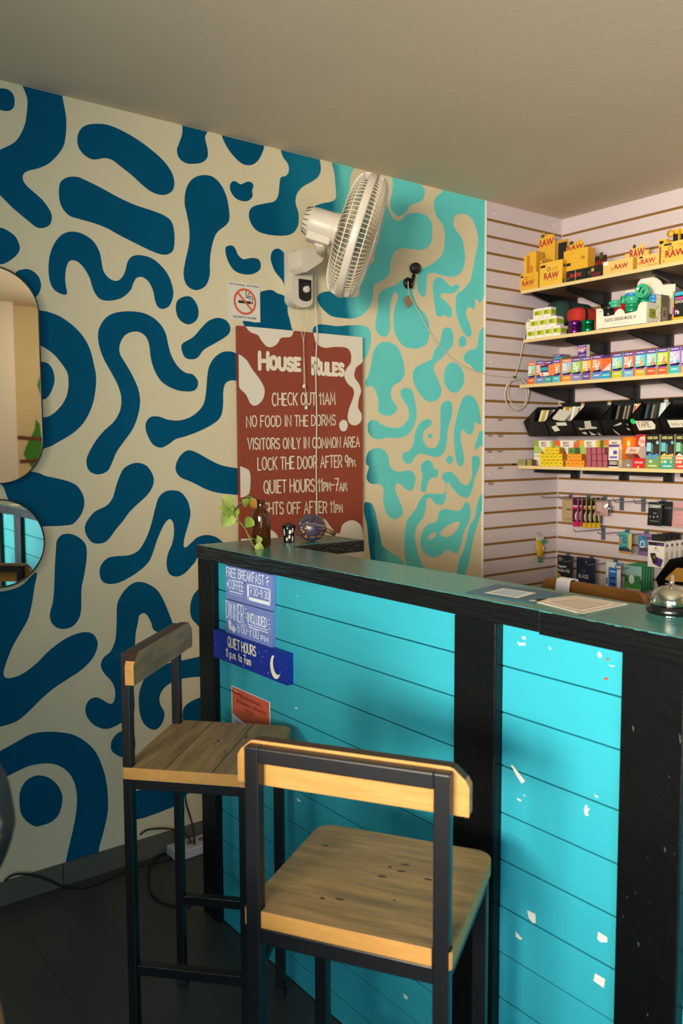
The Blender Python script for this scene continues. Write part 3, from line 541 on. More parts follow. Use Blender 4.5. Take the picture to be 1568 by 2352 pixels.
for i in range(len(POSTS)-1):
    mb = MB(); s0, s1 = POSTS[i][1], POSTS[i+1][0]
    for k in range(len(ZS)-1):
        e = .0018
        cbox(mb, s0+.0, s1, PO+rnd.uniform(0, .0012), PO+.018, ZS[k]+(e if k else 0), ZS[k+1]-e*.4, m_cyan)
    for o, pts in (CHIP_L if i == 0 else CHIP_R if i == 1 else []):
        mb.poly([PF(o[0]+x/SC[o], o[1]+y/SC[o], PO-.0006) for x, y in pts], m_chip)
    if i == 1:
        for x, y, r in ((1090, 757, 8), (1080, 880, 10)):
            mb.poly([PF(1000+(x+1.5*r*math.cos(t*PI/5))/2.7606, 1240+(y+r*math.sin(t*PI/5))/2.7606, PO-.0006) for t in range(10)], m_knot)
    mb.build('plank_panel', counter, bevel=.001, segs=1)
    mb = MB(); cbox(mb, s0-.001, s1, PO+.0185, PO+.03, .002, LZ0-.001, mat('dark_backing', '#10100f', .9)); mb.build('backing_board', counter)

# ------------------------------------------------------------------ signs on the counter
m_peri = mat('periwinkle_board', '#7283c0', .55, var=.06, vscale=9); m_perid = mat('periwinkle_edge', '#2f62a8', .6)
m_ink = mat('white_marker', '#dfe6ee', .7); m_navy = mat('royal_blue_board', '#0b2a94', .5, var=.1, vscale=8); m_cream_ink = mat('cream_marker', '#ece3c4', .7)
def fsign(TL, TR, BL, BR, off, th):
    a, b, c, d = (PF(*p, off) for p in (TL, TR, BL, BR))
    o = (c + (a-(a-c)))  # bottom-left
    U = ((d-c)+(b-a))/2; V = ((a-c)+(b-d))/2
    U = CE*U.dot(CE); V = Vector((0, 0, V.z)); return Frame(c, U, V, -CN)
def board(name, f, th, m, edge=None):
    t = MB(); t.obox(f.o, f.U, f.V, CN*th, m); return t
f1 = fsign((520, 1299), (625, 1317), (519.5, 1374), (625.5, 1400), .0095, .01)
bz = f1.o.z
s1 = thing('menu_sign', 'periwinkle board lettered free breakfast and coffee, higher of two on counter', 'sign', f1(.5, 0, -.005))
mb = board('board', f1, .0105, m_peri)
hand(mb, f1, 'FREE BREAKFAST', .02, .84, .68, .94, m_ink, wt=.115)
hand(mb, f1, '+COFFEE', .02, .40, .33, .59, m_ink, wt=.11)
put_rect(mb, f1, .08, .38, .235, .262, m_ink)
for k in range(12): put_ell(mb, f1, .09+k*.026, .17, .006, .012, m_ink, n=6)
put_rect(mb, f1, .48, .97, .13, .23, m_ink); put_rect(mb, f1, .48, .52, .13, .60, m_ink); put_rect(mb, f1, .48, .97, .57, .60, m_ink); put_rect(mb, f1, .95, .97, .13, .60, m_ink)
hand(mb, f1, '7:30-9:30', .54, .94, .30, .52, m_ink, wt=.11)
for cu, cv, dx, dy in ((.91, .90, .03, .045), (.92, .80, .035, .03), (.91, .70, .025, -.05)):
    put_poly(mb, f1, [(cu-dx, cv-dy-.01), (cu-dx*.3, cv-dy*.2+.03), (cu+dx, cv+dy), (cu+dx*.2, cv-.02)], m_ink)
mb.build('board', s1, recalc=False)
def screw(f, u, v, t, m): b_ = MB(); b_.lathe([(0, .0016), (.0016, .0015), (.0022, .0006), (.0022, 0), (0, 0)], f(u, v, 0), m, f.n, 14); b_.build('screw', t)
m_screw = mat('screw_dark', '#1b1a40', .5)
screw(f1, .43, .59, s1, m_screw)
f2 = fsign((519.5, 1375), (625.5, 1401.5), (519, 1451.5), (624, 1481), .0095, .01)
s2 = thing('menu_sign', 'periwinkle board lettered dinner included, just above the dark blue board', 'sign', f2(.5, 0, -.005))
mb = board('board', f2, .0105, m_peri)
hand(mb, f2, 'DINNER', .015, .41, .44, .95, m_ink, wt=.06); hand(mb, f2, 'INCLUDED', .50, .90, .52, .78, m_ink, wt=.14)
put_rect(mb, f2, .50, .92, .44, .465, m_ink); put_rect(mb, f2, .52, .93, .37, .395, m_ink)
put_poly(mb, f2, [(.06, .42), (.13, .36), (.13, .22), (.16, .22), (.16, .32), (.24, .17), (.17, .02), (.16, .1), (.07, .13)], m_ink)
hand(mb, f2, '6:00-7:00', .27, .73, .12, .40, m_ink, wt=.09); hand(mb, f2, 'PM', .78, .93, .1, .25, m_ink, wt=.18)
for v in (.75, .62, .5): put_rect(mb, f2, .93, .97, v, v+.02, m_ink); put_rect(mb, f2, .44, .48, v+.12, v+.14, m_ink)
mb.build('board', s2, recalc=False); screw(f2, .44, .33, s2, m_screw)
f3 = fsign((491, 1443), (659, 1493), (490.7, 1508), (660, 1563), .001, .018)
s3 = thing('quiet_hours_sign', 'dark blue board with moon, stars and quiet hours lettering', 'sign', f3(.5, 0, -.01))
mb = board('board', f3, .0185, m_navy)
hand(mb, f3, 'QUIET HOURS', .22, .61, .57, .90, m_cream_ink, wt=.14); hand(mb, f3, '11 p.m. to 7am', .19, .54, .20, .47, m_cream_ink, wt=.14)
mo = [(.86+.065*math.cos(t), .47+.40*math.sin(t)) for t in [math.radians(120+k*12) for k in range(19)]]
mi = [(.885+.055*math.cos(t), .56+.33*math.sin(t)) for t in [math.radians(330-k*11) for k in range(19)]]
put_poly(mb, f3, mo+mi, m_cream_ink)
for k in range(46):
    u, v = rnd.uniform(.02, .97), rnd.uniform(.06, .94)
    if .18 < u < .63 and .18 < v < .92 or .78 < u < .95 and .08 < v < .9: continue
    put_ell(mb, f3, u, v, .0045, .014, m_ink, n=6)
mb.build('board', s3, recalc=False); screw(f3, .035, .48, s3, mat('screw_rust', '#6a4030', .6)); screw(f3, .93, .62, s3, mat('screw_rust', '#6a4030', .6))
# paper flyer, its foot behind the wooden seat
f4 = fsign((535.5, 1575), (624, 1613), (533, 1705), (623, 1752), PO-.0012, 0)
mb = MB(); mb.obox(f4.o, f4.U, f4.V, CN*.0006, K('#d9d6e4'))
put_poly(mb, f4, [(.025, .985), (.975, .985), (.975, .30), (.025, .52)], K('#c9583a'))
put_ell(mb, f4, .13, .93, .13, .055, K('#8d2f2a'), h=.0006, a0=PI, a1=2*PI); put_ell(mb, f4, .13, .95, .08, .035, K('#e09428'), h=.0008, n=14, a0=PI, a1=2*PI)
put_text(mb, f4, 'PROFESSIONAL', .24, .78, .85, .905, K('#3a1c22'), h=.0009); put_text(mb, f4, 'WASHING SERVICES', .14, .9, .745, .80, K('#3a1c22'), h=.0009)
hand(mb, f4, 'Prodot'.upper(), .38, .62, .64, .70, K('#3a1c22'), wt=.1, h=.0009)
for k in range(4): put_rect(mb, f4, .1, .62-.05*k, .40-.09*k, .415-.09*k, K('#55505c'), h=.0009)
mb.build('flyer', label='orange and white paper flyer pinned behind the wooden stool seat', cat='flyer')

# ------------------------------------------------------------------ things on the counter top
TZ = TOPZ+.0003
def card(corners, z, t, m): q = [PZ(x, y, z) for x, y in corners]; b = MB(); b.prism([p+Vector((0, 0, t)) for p in q], q, m); return b
def lerp(a, b, t): return a+(b-a)*t
b = card([(1068, 1361), (1140, 1342), (1292, 1364), (1225, 1386)], TZ, .0007, K('#1d5570', .35))
q = [PZ(x, y, TZ+.0012) for x, y in [(1110, 1362), (1155, 1351), (1232, 1362), (1188, 1374)]]
b.poly(q, K('#d8d2c4'))
c0 = sum(q, Vector())/4; b.poly([c0+(p-c0)*.72+Vector((0, 0, .0003)) for p in q], K('#a7b6c0'))
b.build('card', label='dark blue laminated card with white square lying on counter top', cat='card')
b = card([(1216, 1379), (1322, 1369), (1442, 1388), (1336, 1410)], TZ, .0007, K('#e0d4c2'))
q = [PZ(x, y, TZ+.0009) for x, y in [(1216, 1379), (1322, 1369), (1442, 1388), (1336, 1410)]]; c0 = sum(q, Vector())/4
def ring(b, q, k0, k1, m, dz):
    for i in range(4):
        p, r = q[i], q[(i+1) % 4]; z = Vector((0, 0, dz))
        b.add([c0+(p-c0)*k0+z, c0+(r-c0)*k0+z, c0+(r-c0)*k1+z, c0+(p-c0)*k1+z], [(0, 1, 2, 3)], m)
ring(b, q, .9, .87, K('#8d7a72'), .0002); ring(b, q, .8, .78, K('#8d7a72'), .0002); ring(b, q, .62, .60, K('#8d7a72'), .0002)
b.poly([c0+(p-c0)*.58+Vector((0, 0, .0002)) for p in q], K('#bcae9f'))
for i in (0, 1, 3):
    d = (q[i]-c0).normalized(); e = Vector((-d.y, d.x, 0)); p = q[i]-d*.006
    b.add([p-e*.008-d*.006, p+e*.008-d*.006, p+e*.005+d*.007, p-e*.005+d*.007], [(0, 1, 2, 3)], K('#d9cba2'))
b.build('paper_sheet', label='white paper sheet with bordered square taped on counter top', cat='paper')

m_chrome = mat('polished_chrome', '#d9d6cc', .06, 1); m_bellbase = mat('bell_base_black', '#0b0b0c', .25)
B = PZ(1540, 1410, TZ); B.z = TZ
bell = thing('service_bell', 'chrome push bell on the counter at right edge', 'bell', B)
mb = MB(); mb.lathe([(0, .002), (.038, .002), (.040, .005), (.0405, .010), (.037, .015), (.030, .0165), (0, .0165)], B, m_bellbase); mb.lathe([(.0, .0004), (.036, .0004), (.0365, .002), (0, .0021)], B, m_chrome); mb.build('base', bell)
mb = MB(); mb.lathe([(.0335, .0175), (.0342, .019), (.0335, .026), (.031, .034), (.026, .0405), (.018, .0455), (.008, .0478), (0, .048), ], B, m_chrome, n=48); mb.build('dome', bell)
mb = MB(); mb.lathe([(0, .046), (.0032, .046), (.0032, .052), (.0045, .0525), (.0045, .056), (.0032, .0565), (.0030, .066), (0, .0664)], B, m_chrome); mb.build('plunger', bell)

# amber bottle with a pothos cutting, cactus cup, maraca on the short return
m_amber = mat('amber_glass', '#8a4a10', .05, trans=.85, spec=.6); m_water = mat('bottle_water', '#5a2a08', .05, trans=.6)
Bp = PZ(600, 1256, TZ); Bp.z = TZ
kb = (PW(620, 1200, -Bp.y)-PW(580, 1200, -Bp.y)).length/2*.96
hb = PW(592, 1148, -Bp.y).z-TZ
bot = thing('bottle', 'amber glass bottle holding a pothos cutting on counter corner', 'bottle', Bp)
mb = MB(); r = kb*.96
mb.lathe([(0, .001), (r*.9, .001), (r, .004), (r, hb*.66), (r*.92, hb*.72), (r*.6, hb*.80), (r*.48, hb*.83), (r*.48, hb*.88), (r*.46, hb*.9), (r*.46, hb*.985), (r*.4, hb), (r*.34, hb*.985), (r*.36, hb*.85), (r*.5, hb*.8), (r*.86, hb*.7), (r*.92, hb*.65), (r*.92, .008), (0, .006)], Bp, m_amber)
mb.build('glass_body', bot)
mb = MB()
for k in range(3): mb.lathe([(r*.46, hb*(.905+.025*k)), (r*.53, hb*(.912+.025*k)), (r*.46, hb*(.92+.025*k))], Bp, m_amber)
mb.build('neck_thread', bot)
m_stem = mat('green_stem', '#6f7d2a', .5); m_brown = mat('brown_stem', '#4a3b1c', .7)
def leafmat(n, a, b2): return mat(n, a, .38, var=1, vcol=b2, vscale=28)
LM = [leafmat('leaf_pale', '#b9c66a', '#7f9c3a'), leafmat('leaf_mid', '#9db545', '#6b8c2f'), leafmat('leaf_yellow', '#c08a20', '#a06f18')]
def wp(x, y, dy=0): return PW(x, y, -Bp.y+dy)
pl = thing('pothos_cutting', 'trailing pothos cutting with pale variegated leaves in amber bottle', 'plant', Bp+Vector((-.01, -.005, hb)))
mb = MB()
mb.tube(spline([wp(591, 1150), wp(586, 1144, .005), wp(572, 1143, .012), wp(556, 1152, .018), wp(540, 1170, .02), wp(529, 1184, .02)], 6, False), .0023, m_brown)
mb.tube(spline([wp(533, 1196, .02), wp(550, 1200, .022), wp(563, 1215, .025), wp(572, 1235, .028), wp(585, 1258, .03), wp(592, 1264, .03)], 6, False), .0020, m_stem)
mb.tube(spline([wp(529, 1184, .02), wp(525, 1190, .02), wp(533, 1196, .02)], 5, False), .0016, m_stem)
mb.tube(spline([wp(548, 1158, .02), wp(560, 1153, .022), wp(566, 1160, .022)], 5, False), .0012, m_stem)
mb.tube(spline([wp(563, 1215, .025), wp(575, 1235, .03), wp(590, 1238, .032), wp(593, 1230, .032)], 5, False), .0012, m_stem)
mb.build('stem', pl)
def leaf(base, tip, w, m, up, curl=.15):
    base, tip = Vector(base), Vector(tip); d = tip-base; L = d.length; d.normalize(); s = d.cross(Vector(up)).normalized(); n = s.cross(d)
    rows = []; prof = [0, .62, .95, 1, .92, .75, .5, .25, 0]
    vs = []; fs = []
    for i, k in enumerate(prof):
        t = i/8
        c = base + d*(L*t) + n*(math.sin(t*PI)*curl*L*.5)
        for j, x in enumerate((-1, -.5, 0, .5, 1)):
            back = -d*(L*.10)*(abs(x) if i < 2 else 0)
            vs.append(c + s*(x*k*w) + n*(abs(x)*k*w*.25) + back)
    for i in range(8):
        for j in range(4): a = i*5+j; fs.append((a, a+1, a+6, a+5))
    b = MB(); b.add(vs, fs, m, True); return b
LV = [((524, 1176), (510, 1213), 15, 0, .02), ((526, 1166), (506, 1139), 14, 0, .024), ((532, 1162), (531, 1198), 12, 1, .016), ((534, 1172), (502, 1166), 11, 1, .021), ((566, 1160), (555, 1148), 9, 1, .022), ((567, 1143), (575, 1160), 8, 1, .012),
      ((572, 1150), (590, 1168), 9, 2, .012), ((575, 1190), (563, 1212), 10, 1, .02), ((593, 1248), (590, 1229), 8, 0, .034), ((586, 1257), (607, 1261), 8, 0, .036)]
for (bx, by), (tx, ty), w, mi_, dy in LV:
    leaf(wp(bx, by, dy), wp(tx, ty, dy), w*kb/15, LM[mi_], (.25, -1, .3)).build('leaf', pl, 'yellowed leaf' if mi_ == 2 else None, recalc=False)
Cp = PZ(663, 1244, TZ); Cp.z = TZ
rc = (PW(678, 1210, -Cp.y)-PW(646, 1210, -Cp.y)).length/2*.85; hc = PW(663, 1206, -Cp.y).z-TZ
cup = thing('cactus_pot', 'small black cup with white blotches holding a cactus', 'plant pot', Cp)
m_cup = mat('black_cup_glaze', '#15100f', .35); m_cupw = mat('white_blotch', '#ded8c8', .5)
mb = MB(); prof = [(0, .0005), (rc*.72, .0005), (rc*.74, .003), (rc*.98, hc*.93), (rc, hc*.96), (rc*.97, hc), (rc*.9, hc), (rc*.88, hc*.85), (0, hc*.84)]
mb.lathe(prof, Cp, m_cup)
def cupmap(th, v, d=.0007):
    rr = rc*(.73+.25*v)+d; return Cp+Vector((rr*math.cos(th), rr*math.sin(th), hc*v))
vdir = math.atan2(CAM.y-Cp.y, CAM.x-Cp.x)
for tc_, vc_, rw, rv in ((-.75, .6, .16, .22), (-.35, .18, .2, .12), (.2, .62, .2, .14), (.1, .32, .17, .12), (.62, .72, .13, .16), (.7, .2, .15, .18), (-.2, .85, .1, .06), (1.3, .5, .2, .2), (-1.4, .4, .2, .2)):
    pts = [cupmap(vdir+tc_+rw*(1+.2*math.sin(3*k))*math.cos(k*PI/8), vc_+rv*math.sin(k*PI/8)) for k in range(16)]; mb.add(pts, [tuple(range(16))], m_cupw)
mb.build('cup', cup)
mb = MB(); mb.ball(Cp+Vector((0, 0, hc*.93)), rc*.72, mat('cactus_skin', '#4a3a28', .8, bump=1, bscale=300, var=.6, vscale=120), sc=(1, 1, .75)); mb.build('cactus', cup)
Mp = PZ(716, 1243, TZ); rm = (PW(751, 1210, -Mp.y)-PW(685, 1210, -Mp.y)).length/2*.83; Mp = Vector((Mp.x, Mp.y, TZ))
mar = thing('maraca', 'painted gourd rattle with wooden handle lying on the return', 'maraca', Mp)
m_gourd = mat('gourd_paint', '#4a4c60', .28, var=.8, vcol='#3a2c3a', vscale=22)
cM = Mp+Vector((0, 0, rm*.93))
mb = MB(); mb.ball(cM, rm, m_gourd, n=32, sc=(1, 1, .93))
ex = RT*.94+Vector((0, 0, 0)); ey = Vector((0, 0, 1)); ez = Vector((-FW.x, -FW.y, 0)).normalized()
def onball(a, e2, d=1.012):                                      # a: right-left angle, e2: up angle, from the camera side
    v = RT*math.sin(a)*math.cos(e2) + ey*math.sin(e2)*.93 + ez*math.cos(a)*math.cos(e2); return cM+v*rm*d
def stroke_on(pts, w, m):
    for i in range(len(pts)-1):
        (a, e2), (a2, e3) = pts[i], pts[i+1]; d = Vector((a2-a, e3-e2)); d.normalize(); q = Vector((-d.y, d.x))*w
        mb.add([onball(a+q.x, e2+q.y), onball(a-q.x, e2-q.y), onball(a2-q.x, e3-q.y), onball(a2+q.x, e3+q.y)], [(0, 1, 2, 3)], m)
mO, mW2, mBk, mR2 = K('#d08a1c', .3), K('#c9c6b8', .3), K('#15131c', .3), K('#5a2026', .3)
for k in range(64):
    a, e2 = rnd.uniform(-1.1, 1.2), rnd.uniform(-.75, .8)
    if k < 44: stroke_on([(a, e2), (a+.15, e2+.05)], .042, mO if k < 28 else mR2)
for k in range(14): stroke_on([(-.15+k*.09, .42-.002*k*k), (-.12+k*.09, .41-.002*k*k)], .018, mW2)
for c_ in ([(-.9, .3), (-.4, .7), (.1, .5)], [(-.6, .75), (-.2, .25), (.1, .6), (.4, .9)], [(.2, .7), (.6, .4), (1.0, .5)], [(-.9, -.2), (-.4, -.5), (.1, -.55), (.6, -.35)], [(.3, 0), (.7, -.2), (1.1, -.1)], [(-.2, .05), (.3, .12), (.9, .05)]):
    stroke_on(spline(c_, 5, False), .022, mBk)
mb.build('gourd', mar)
mb = MB(); h0 = cM+RT*rm*.85-Vector((0, 0, rm*.1)); h1 = PW(768, 1226, -Mp.y+.02)
h1 = Vector((h1.x, h1.y, max(h1.z, TZ+.0085)))
mb.tube([h0, h1], .0075, mat('handle_wood', '#7a5a34', .5, var=.3, vscale=40), n=14); mb.build('handle', mar)

# ------------------------------------------------------------------ two bar stools
def wood(name, col, dark, st, rough=.5, bump=.15):
    return mat(name, col, rough, var=1, vcol=dark, vscale=3.2, stretch=st, bump=bump, bscale=9)
m_steel = mat('black_tube_steel', '#0d0e12', .36, var=.3, vscale=10)
SW, SD, SH, TB, BT = .3215, .306, .6993, .0232, .951
def make_stool(x, y, th, label, warm):
    base = Vector((x, y, 0)); e2 = Vector((math.cos(th), math.sin(th), 0)); e1 = Vector((e2.y, -e2.x, 0))
    st = bpy.data.objects.new('bar_stool', None); COL.objects.link(st); st.location = base; st.rotation_euler = (0, 0, th-PI/2)
    tag(st, label, 'bar stool', 'wooden seated bar stools at the counter')
    st['_w'] = [0, 0, 0]                                          # parts are modelled in the stool's own axes: x right, y to the front
    w2 = SW/2; px = w2-.0155
    mt_top = wood('stool_seat_wood', '#a98450', '#6f5a3c', (2.0, 16, 14)); mt_dark = mat('stool_back_top', '#3a2614', .5, var=.4, vscale=20); mt_edge = wood('stool_edge_wood', '#c08a44', '#ad7836', (3, 20, 20))
    # seat with rounded front corners and notches for the two posts
    r = .03; seams = [(.098, .15), (.205, -.05)]; out = [(-w2, .004), (-w2+.004, 0)]
    for s in (-1, 1):
        o = [(s*px-TB/2-.0015, 0), (s*px-TB/2-.0015, TB-.002), (s*px+TB/2+.0015, TB-.002), (s*px+TB/2+.0015, 0)]; out += o
    out += [(w2-.004, 0), (w2, .004)] + [(w2-r+r*math.cos(t*PI/12), SD-r+r*math.sin(t*PI/12)) for t in range(7)] + [(-w2+r-r*math.sin(t*PI/12), SD-r+r*math.cos(t*PI/12)) for t in range(7)]
    mb = MB(); T = .026
    tri = tessellate_polygon([[Vector((a, b_, 0)) for a, b_ in out]]); n = len(out)
    mb.add([(a, b_, SH) for a, b_ in out], [tuple(t) for t in tri], mt_top); mb.add([(a, b_, SH-T) for a, b_ in out], [tuple(t)[::-1] for t in tri], mt_edge)
    mb.add([(a, b_, SH) for a, b_ in out]+[(a, b_, SH-T) for a, b_ in out], [(i, n+i, n+(i+1) % n, (i+1) % n) for i in range(n)], mt_edge)
    for k, (ys, x0) in enumerate(seams):                          # glue lines between the seat planks
        mb.add([(max(x0, -w2+.002) if warm == 0 else -w2+.002, ys, SH+.0003), (w2-.002, ys-.003, SH+.0003), (w2-.002, ys-.0012, SH+.0003), (max(x0, -w2+.002) if warm == 0 else -w2+.002, ys+.0014, SH+.0003)], [(0, 1, 2, 3)], mt_edge if warm == 0 else mt_dark)
    for k in range(9):
        x, y_, a_, b_2 = rnd.uniform(-.12, .12), rnd.uniform(.05, .27), rnd.uniform(.003, .009), rnd.uniform(.0015, .003)
        mb.add([(x+a_*math.cos(t*PI/5), y_+b_2*math.sin(t*PI/5), SH+.0003) for t in range(10)], [tuple(range(10))], mt_dark)
    bm_m = mb.build('seat', st)
    bm = bmesh.new(); bm.from_mesh(bm_m.data); bmesh.ops.remove_doubles(bm, verts=bm.verts, dist=1e-5); bmesh.ops.recalc_face_normals(bm, faces=bm.faces); bm.to_mesh(bm_m.data); bm.free()
    md = bm_m.modifiers.new('bevel', 'BEVEL'); md.width = .003; md.segments = 2; md.limit_method = 'ANGLE'; md.angle_limit = math.radians(50)
    for s in (-1, 1):
        mb = MB(); mb.box(s*px-TB/2, s*px+TB/2, -.001, TB-.001-.003, 0, BT-.0, m_steel); mb.build('leg', st, bevel=.0018)
        mb = MB(); mb.box(s*px-TB/2, s*px+TB/2, SD-.045, SD-.045+TB, 0.0, SH-T-.001, m_steel); mb.build('leg', st, bevel=.0018)
        for yy in (0, SD-.045):
            mb = MB(); mb.box(s*px-TB/2-.0015, s*px+TB/2+.0015, yy-.002 if yy else -.0025, yy+TB, 0.0, .022, mat('rubber_foot', '#0c0c0d', .8)); mb.build('foot_cap', st, bevel=.003)
    mb = MB(); mb.box(-px+TB/2, px-TB/2, -.001, TB-.004, BT-TB, BT, m_steel); mb.build('back_rail', st, bevel=.0018)
    mb = MB(); zf = SH-T-.001
    mb.box(-px+TB/2, px-TB/2, 0, TB-.004, zf-TB-.002, zf, m_steel); mb.box(-px+TB/2, px-TB/2, SD-.045, SD-.045+TB, zf-TB, zf, m_steel)
    for s in (-1, 1): mb.box(s*px-TB/2+.001, s*px+TB/2-.001, TB-.004, SD-.045, zf-TB, zf, m_steel)
    mb.build('seat_frame', st, bevel=.0015)
    mb = MB(); mb.box(-px+TB/2, px-TB/2, SD-.045, SD-.045+TB, .195, .195+TB, m_steel); mb.build('footrest', st, bevel=.0015)
    for s in (-1, 1):
        mb = MB(); mb.box(s*px-TB/2+.001, s*px+TB/2-.001, TB-.004, SD-.045, .222, .222+TB, m_steel); mb.build('stretcher', st, bevel=.0015)
    # backrest board on the seat side of the posts, top corners cut
    mb = MB(); bw = px+TB/2+.022; z0, z1 = BT-.064, BT+.004; c = .028; cz = .02
    o = [(-bw, z0), (bw, z0), (bw, z1-cz-.006), (bw-.006, z1-cz+.004), (bw-c+.006, z1-.002), (bw-c, z1), (-bw+c, z1), (-bw+c-.006, z1-.002), (-bw+.006, z1-cz+.004), (-bw, z1-cz-.006)]
    mb.prism([(a, TB-.003, z) for a, z in o], [(a, TB+.017, z) for a, z in o], mt_edge, mt_edge)
    for i, f in enumerate(mb.F):
        zs = [mb.V[k].y for k in f]
        zz = [mb.V[k].z for k in f]
        if min(zs) > TB+.016: mb.M[i] = mb.mi(mt_top)
        elif min(zz) > BT-.02 and len(f) == 4 and max(zs)-min(zs) > .01: mb.M[i] = mb.mi(mt_dark)
    mb.build('backrest', st, 'wooden backrest board', bevel=.002)
    return st
make_stool(-2.5669, -1.6602, .553, 'wooden bar stool nearest the camera, its back frame towards us', 0)
make_stool(-2.4607, -.7718, -.8223, 'wooden bar stool farther away beside the painted wall', 1)
# ================================================================== things on the painted wall
m_mirror = mat('mirror_silver', '#f2efe6', .015, 1); m_mframe = mat('mirror_frame_black', '#101010', .4)
def mirror(cx, z0, z1, R, label):
    base = Vector((cx, -.016, z0)); t = thing('wall_mirror', label, 'mirror', base)
    def out(r): return [(cx+r*math.sin(a), z1-R+r*math.cos(a)) for a in [-PI/2+PI*k/32 for k in range(33)]] + [(cx+r*math.sin(a), z0+R+r*math.cos(a)) for a in [PI/2+PI*k/32 for k in range(33)]]
    mb = MB(); o, i = out(R), out(R-.0035); n = len(o)
    mb.add([(x, -.031, z) for x, z in o]+[(x, -.031, z) for x, z in i]+[(x, -.001, z) for x, z in o]+[(x, -.001, z) for x, z in i],
           [f for k in range(n) for f in ((k, (k+1) % n, n+(k+1) % n, n+k), (2*n+k, 2*n+(k+1) % n, (k+1) % n, k), (n+k, n+(k+1) % n, 3*n+(k+1) % n, 3*n+k))], m_mframe)
    mb.build('frame', t)
    mb = MB(); mb.prism([(x, -.0285, z) for x, z in i], [(x, -.022, z) for x, z in i], m_mirror); mb.build('glass', t)
mirror(-2.584, 1.286, 1.915, .13, 'tall pill shaped mirror with thin black frame on painted wall')
mirror(-2.591, .980, 1.242, .131, 'round black framed mirror below the tall pill shaped mirror')

# house rules board
PX0, PX1, PZ0, PZ1 = -1.7705, -1.2185, .93, 1.811
m_rust = mat('rust_board_paint', '#8c3b22', .55, bump=.1, bscale=40, var=.10, vscale=4); m_board = mat('board_edge_wood', '#9a6a3a', .7); m_bw = mat('board_cream', '#d8cfba', .6)
hr = thing('house_rules_board', 'rust red house rules board with cream lettering leaning on wall', 'sign', (-1.4945, -.01, PZ0))
mb = MB(); mb.box(PX0, PX1, -.02, -.0015, PZ0, PZ1, m_rust)
def cb(p): return Vector((max(PX0, min(PX1, p.x)), p.y, max(PZ0, min(PZ1, p.z))))
for pts in ([(208,60),(225,100),(270,120),(290,150),(320,183),(350,185),(380,165),(400,135),(450,130),(465,105),(463,70),(300,40)],
 [(590,90),(585,140),(600,170),(640,190),(700,185),(760,190),(785,220),(785,270),(760,310),(750,350),(770,390),(800,420),(800,460),(775,530),(768,580),(780,610),(810,620),(840,600),(845,560),(825,520),(830,470),(842,430),(830,390),(805,350),(815,300),(860,250),(860,110),(700,90)],
 [(721,620),(728,598),(745,590),(762,598),(768,620),(760,645),(745,653),(729,645)],
 [(150,235),(200,250),(240,310),(290,380),(308,430),(295,480),(260,510),(230,500),(205,450),(155,385)],
 [(155,858),(210,862),(228,890),(228,960),(215,1005),(155,1010)],
 [(160,1255),(240,1245),(330,1200),(375,1225),(380,1260),(370,1330),(160,1330)],
 [(600,1150),(640,1140),(680,1190),(720,1220),(740,1170),(780,1147),(820,1155),(848,1200),(860,1360),(720,1345),(620,1230)]):
    q = [cb(PW(x, y, .0205)) for x, y in spline(VC(pts), 5)]
    r = [q[0]]
    for p in q[1:]:
        if (p-r[-1]).length > .001: r.append(p)
    mb.prism([(p.x, -.0206, p.z) for p in r], [(p.x, -.02, p.z) for p in r], m_bw, cap_back=False)
m_letter = mat('cream_lettering', '#ded3b8', .6)
def row(txt, xl, xr, yl, yr, hpx, wt, small=()):
    a, b = PW(xl, yl+hpx/2, .021), PW(xr, yr+hpx/2, .021); c_ = PW(xl, yl-hpx/2, .021)
    f = Frame((a.x, -.0208, a.z), b-a, (0, 0, c_.z-a.z), (0, -1, 0)); hand(mb, f, txt, 0, 1, 0, 1, m_letter, wt=wt, small=small, h=.0006)
row('HOUSE', 596, 688, 828, 832, 37, .26, (1, 2, 3, 4)); row('RULES', 718, 788, 840, 844, 35, .26, (1, 2, 3, 4))
row('CHECK OUT 11AM', 625, 769, 917, 915, 28, .11); row('NO FOOD IN THE DORMS', 566, 770, 968, 964, 25, .11)
row('VISITORS ONLY IN COMMON AREA', 569, 825, 1020, 1014, 25, .115); row('LOCK THE DOOR AFTER 9PM', 592, 816, 1066, 1057, 28, .105, (21, 22))
row('QUIET HOURS 11PM-7AM', 606, 796, 1118, 1112, 29, .105, (14, 15, 18, 19)); row('LIGHTS OFF AFTER 11PM', 589, 786, 1169, 1163, 27, .11, (19, 20))
mb.build('board', hr, recalc=False)

# no smoking notice
mb = MB(); f = Frame((-1.796, -.0016, 1.832), (.127, 0, 0), (0, 0, .131), (0, -1, 0)); m_paper = mat('notice_paper', '#d6cfc0', .7)
mb.obox(f.o, f.U, f.V, (0, .0012, 0), m_paper)
cO, cB = K('#d2562a'), K('#1d1a18')
def annulus(mb, f, cu, cv, r0, r1, m, h, n=36, asp=1):
    P = [f(cu+r*math.cos(2*PI*k/n), cv+r*asp*math.sin(2*PI*k/n), h) for r in (r0, r1) for k in range(n)]
    mb.add(P, [(k, (k+1) % n, n+(k+1) % n, n+k) for k in range(n)], m)
put_text(mb, f, 'No Smoking - No Fumar', .03, .97, .905, .965, cB, .012); put_text(mb, f, 'DECRETO 74-2008', .13, .86, .06, .12, cB, .008)
put_rect(mb, f, .30, .70, .46, .53, cB, .0004); put_rect(mb, f, .72, .76, .46, .53, cB, .0004)
strokes(mb, [spline([(.74, .56), (.76, .62), (.68, .66), (.58, .66), (.54, .74), (.60, .82), (.66, .76), (.62, .70)], 5, False), spline([(.68, .56), (.66, .61), (.60, .62), (.52, .62)], 5, False)], lambda u, v, h: f(u, v, h), .022, cB, .0005)
annulus(mb, f, .51, .51, .30, .36, cO, .0007, asp=.97)
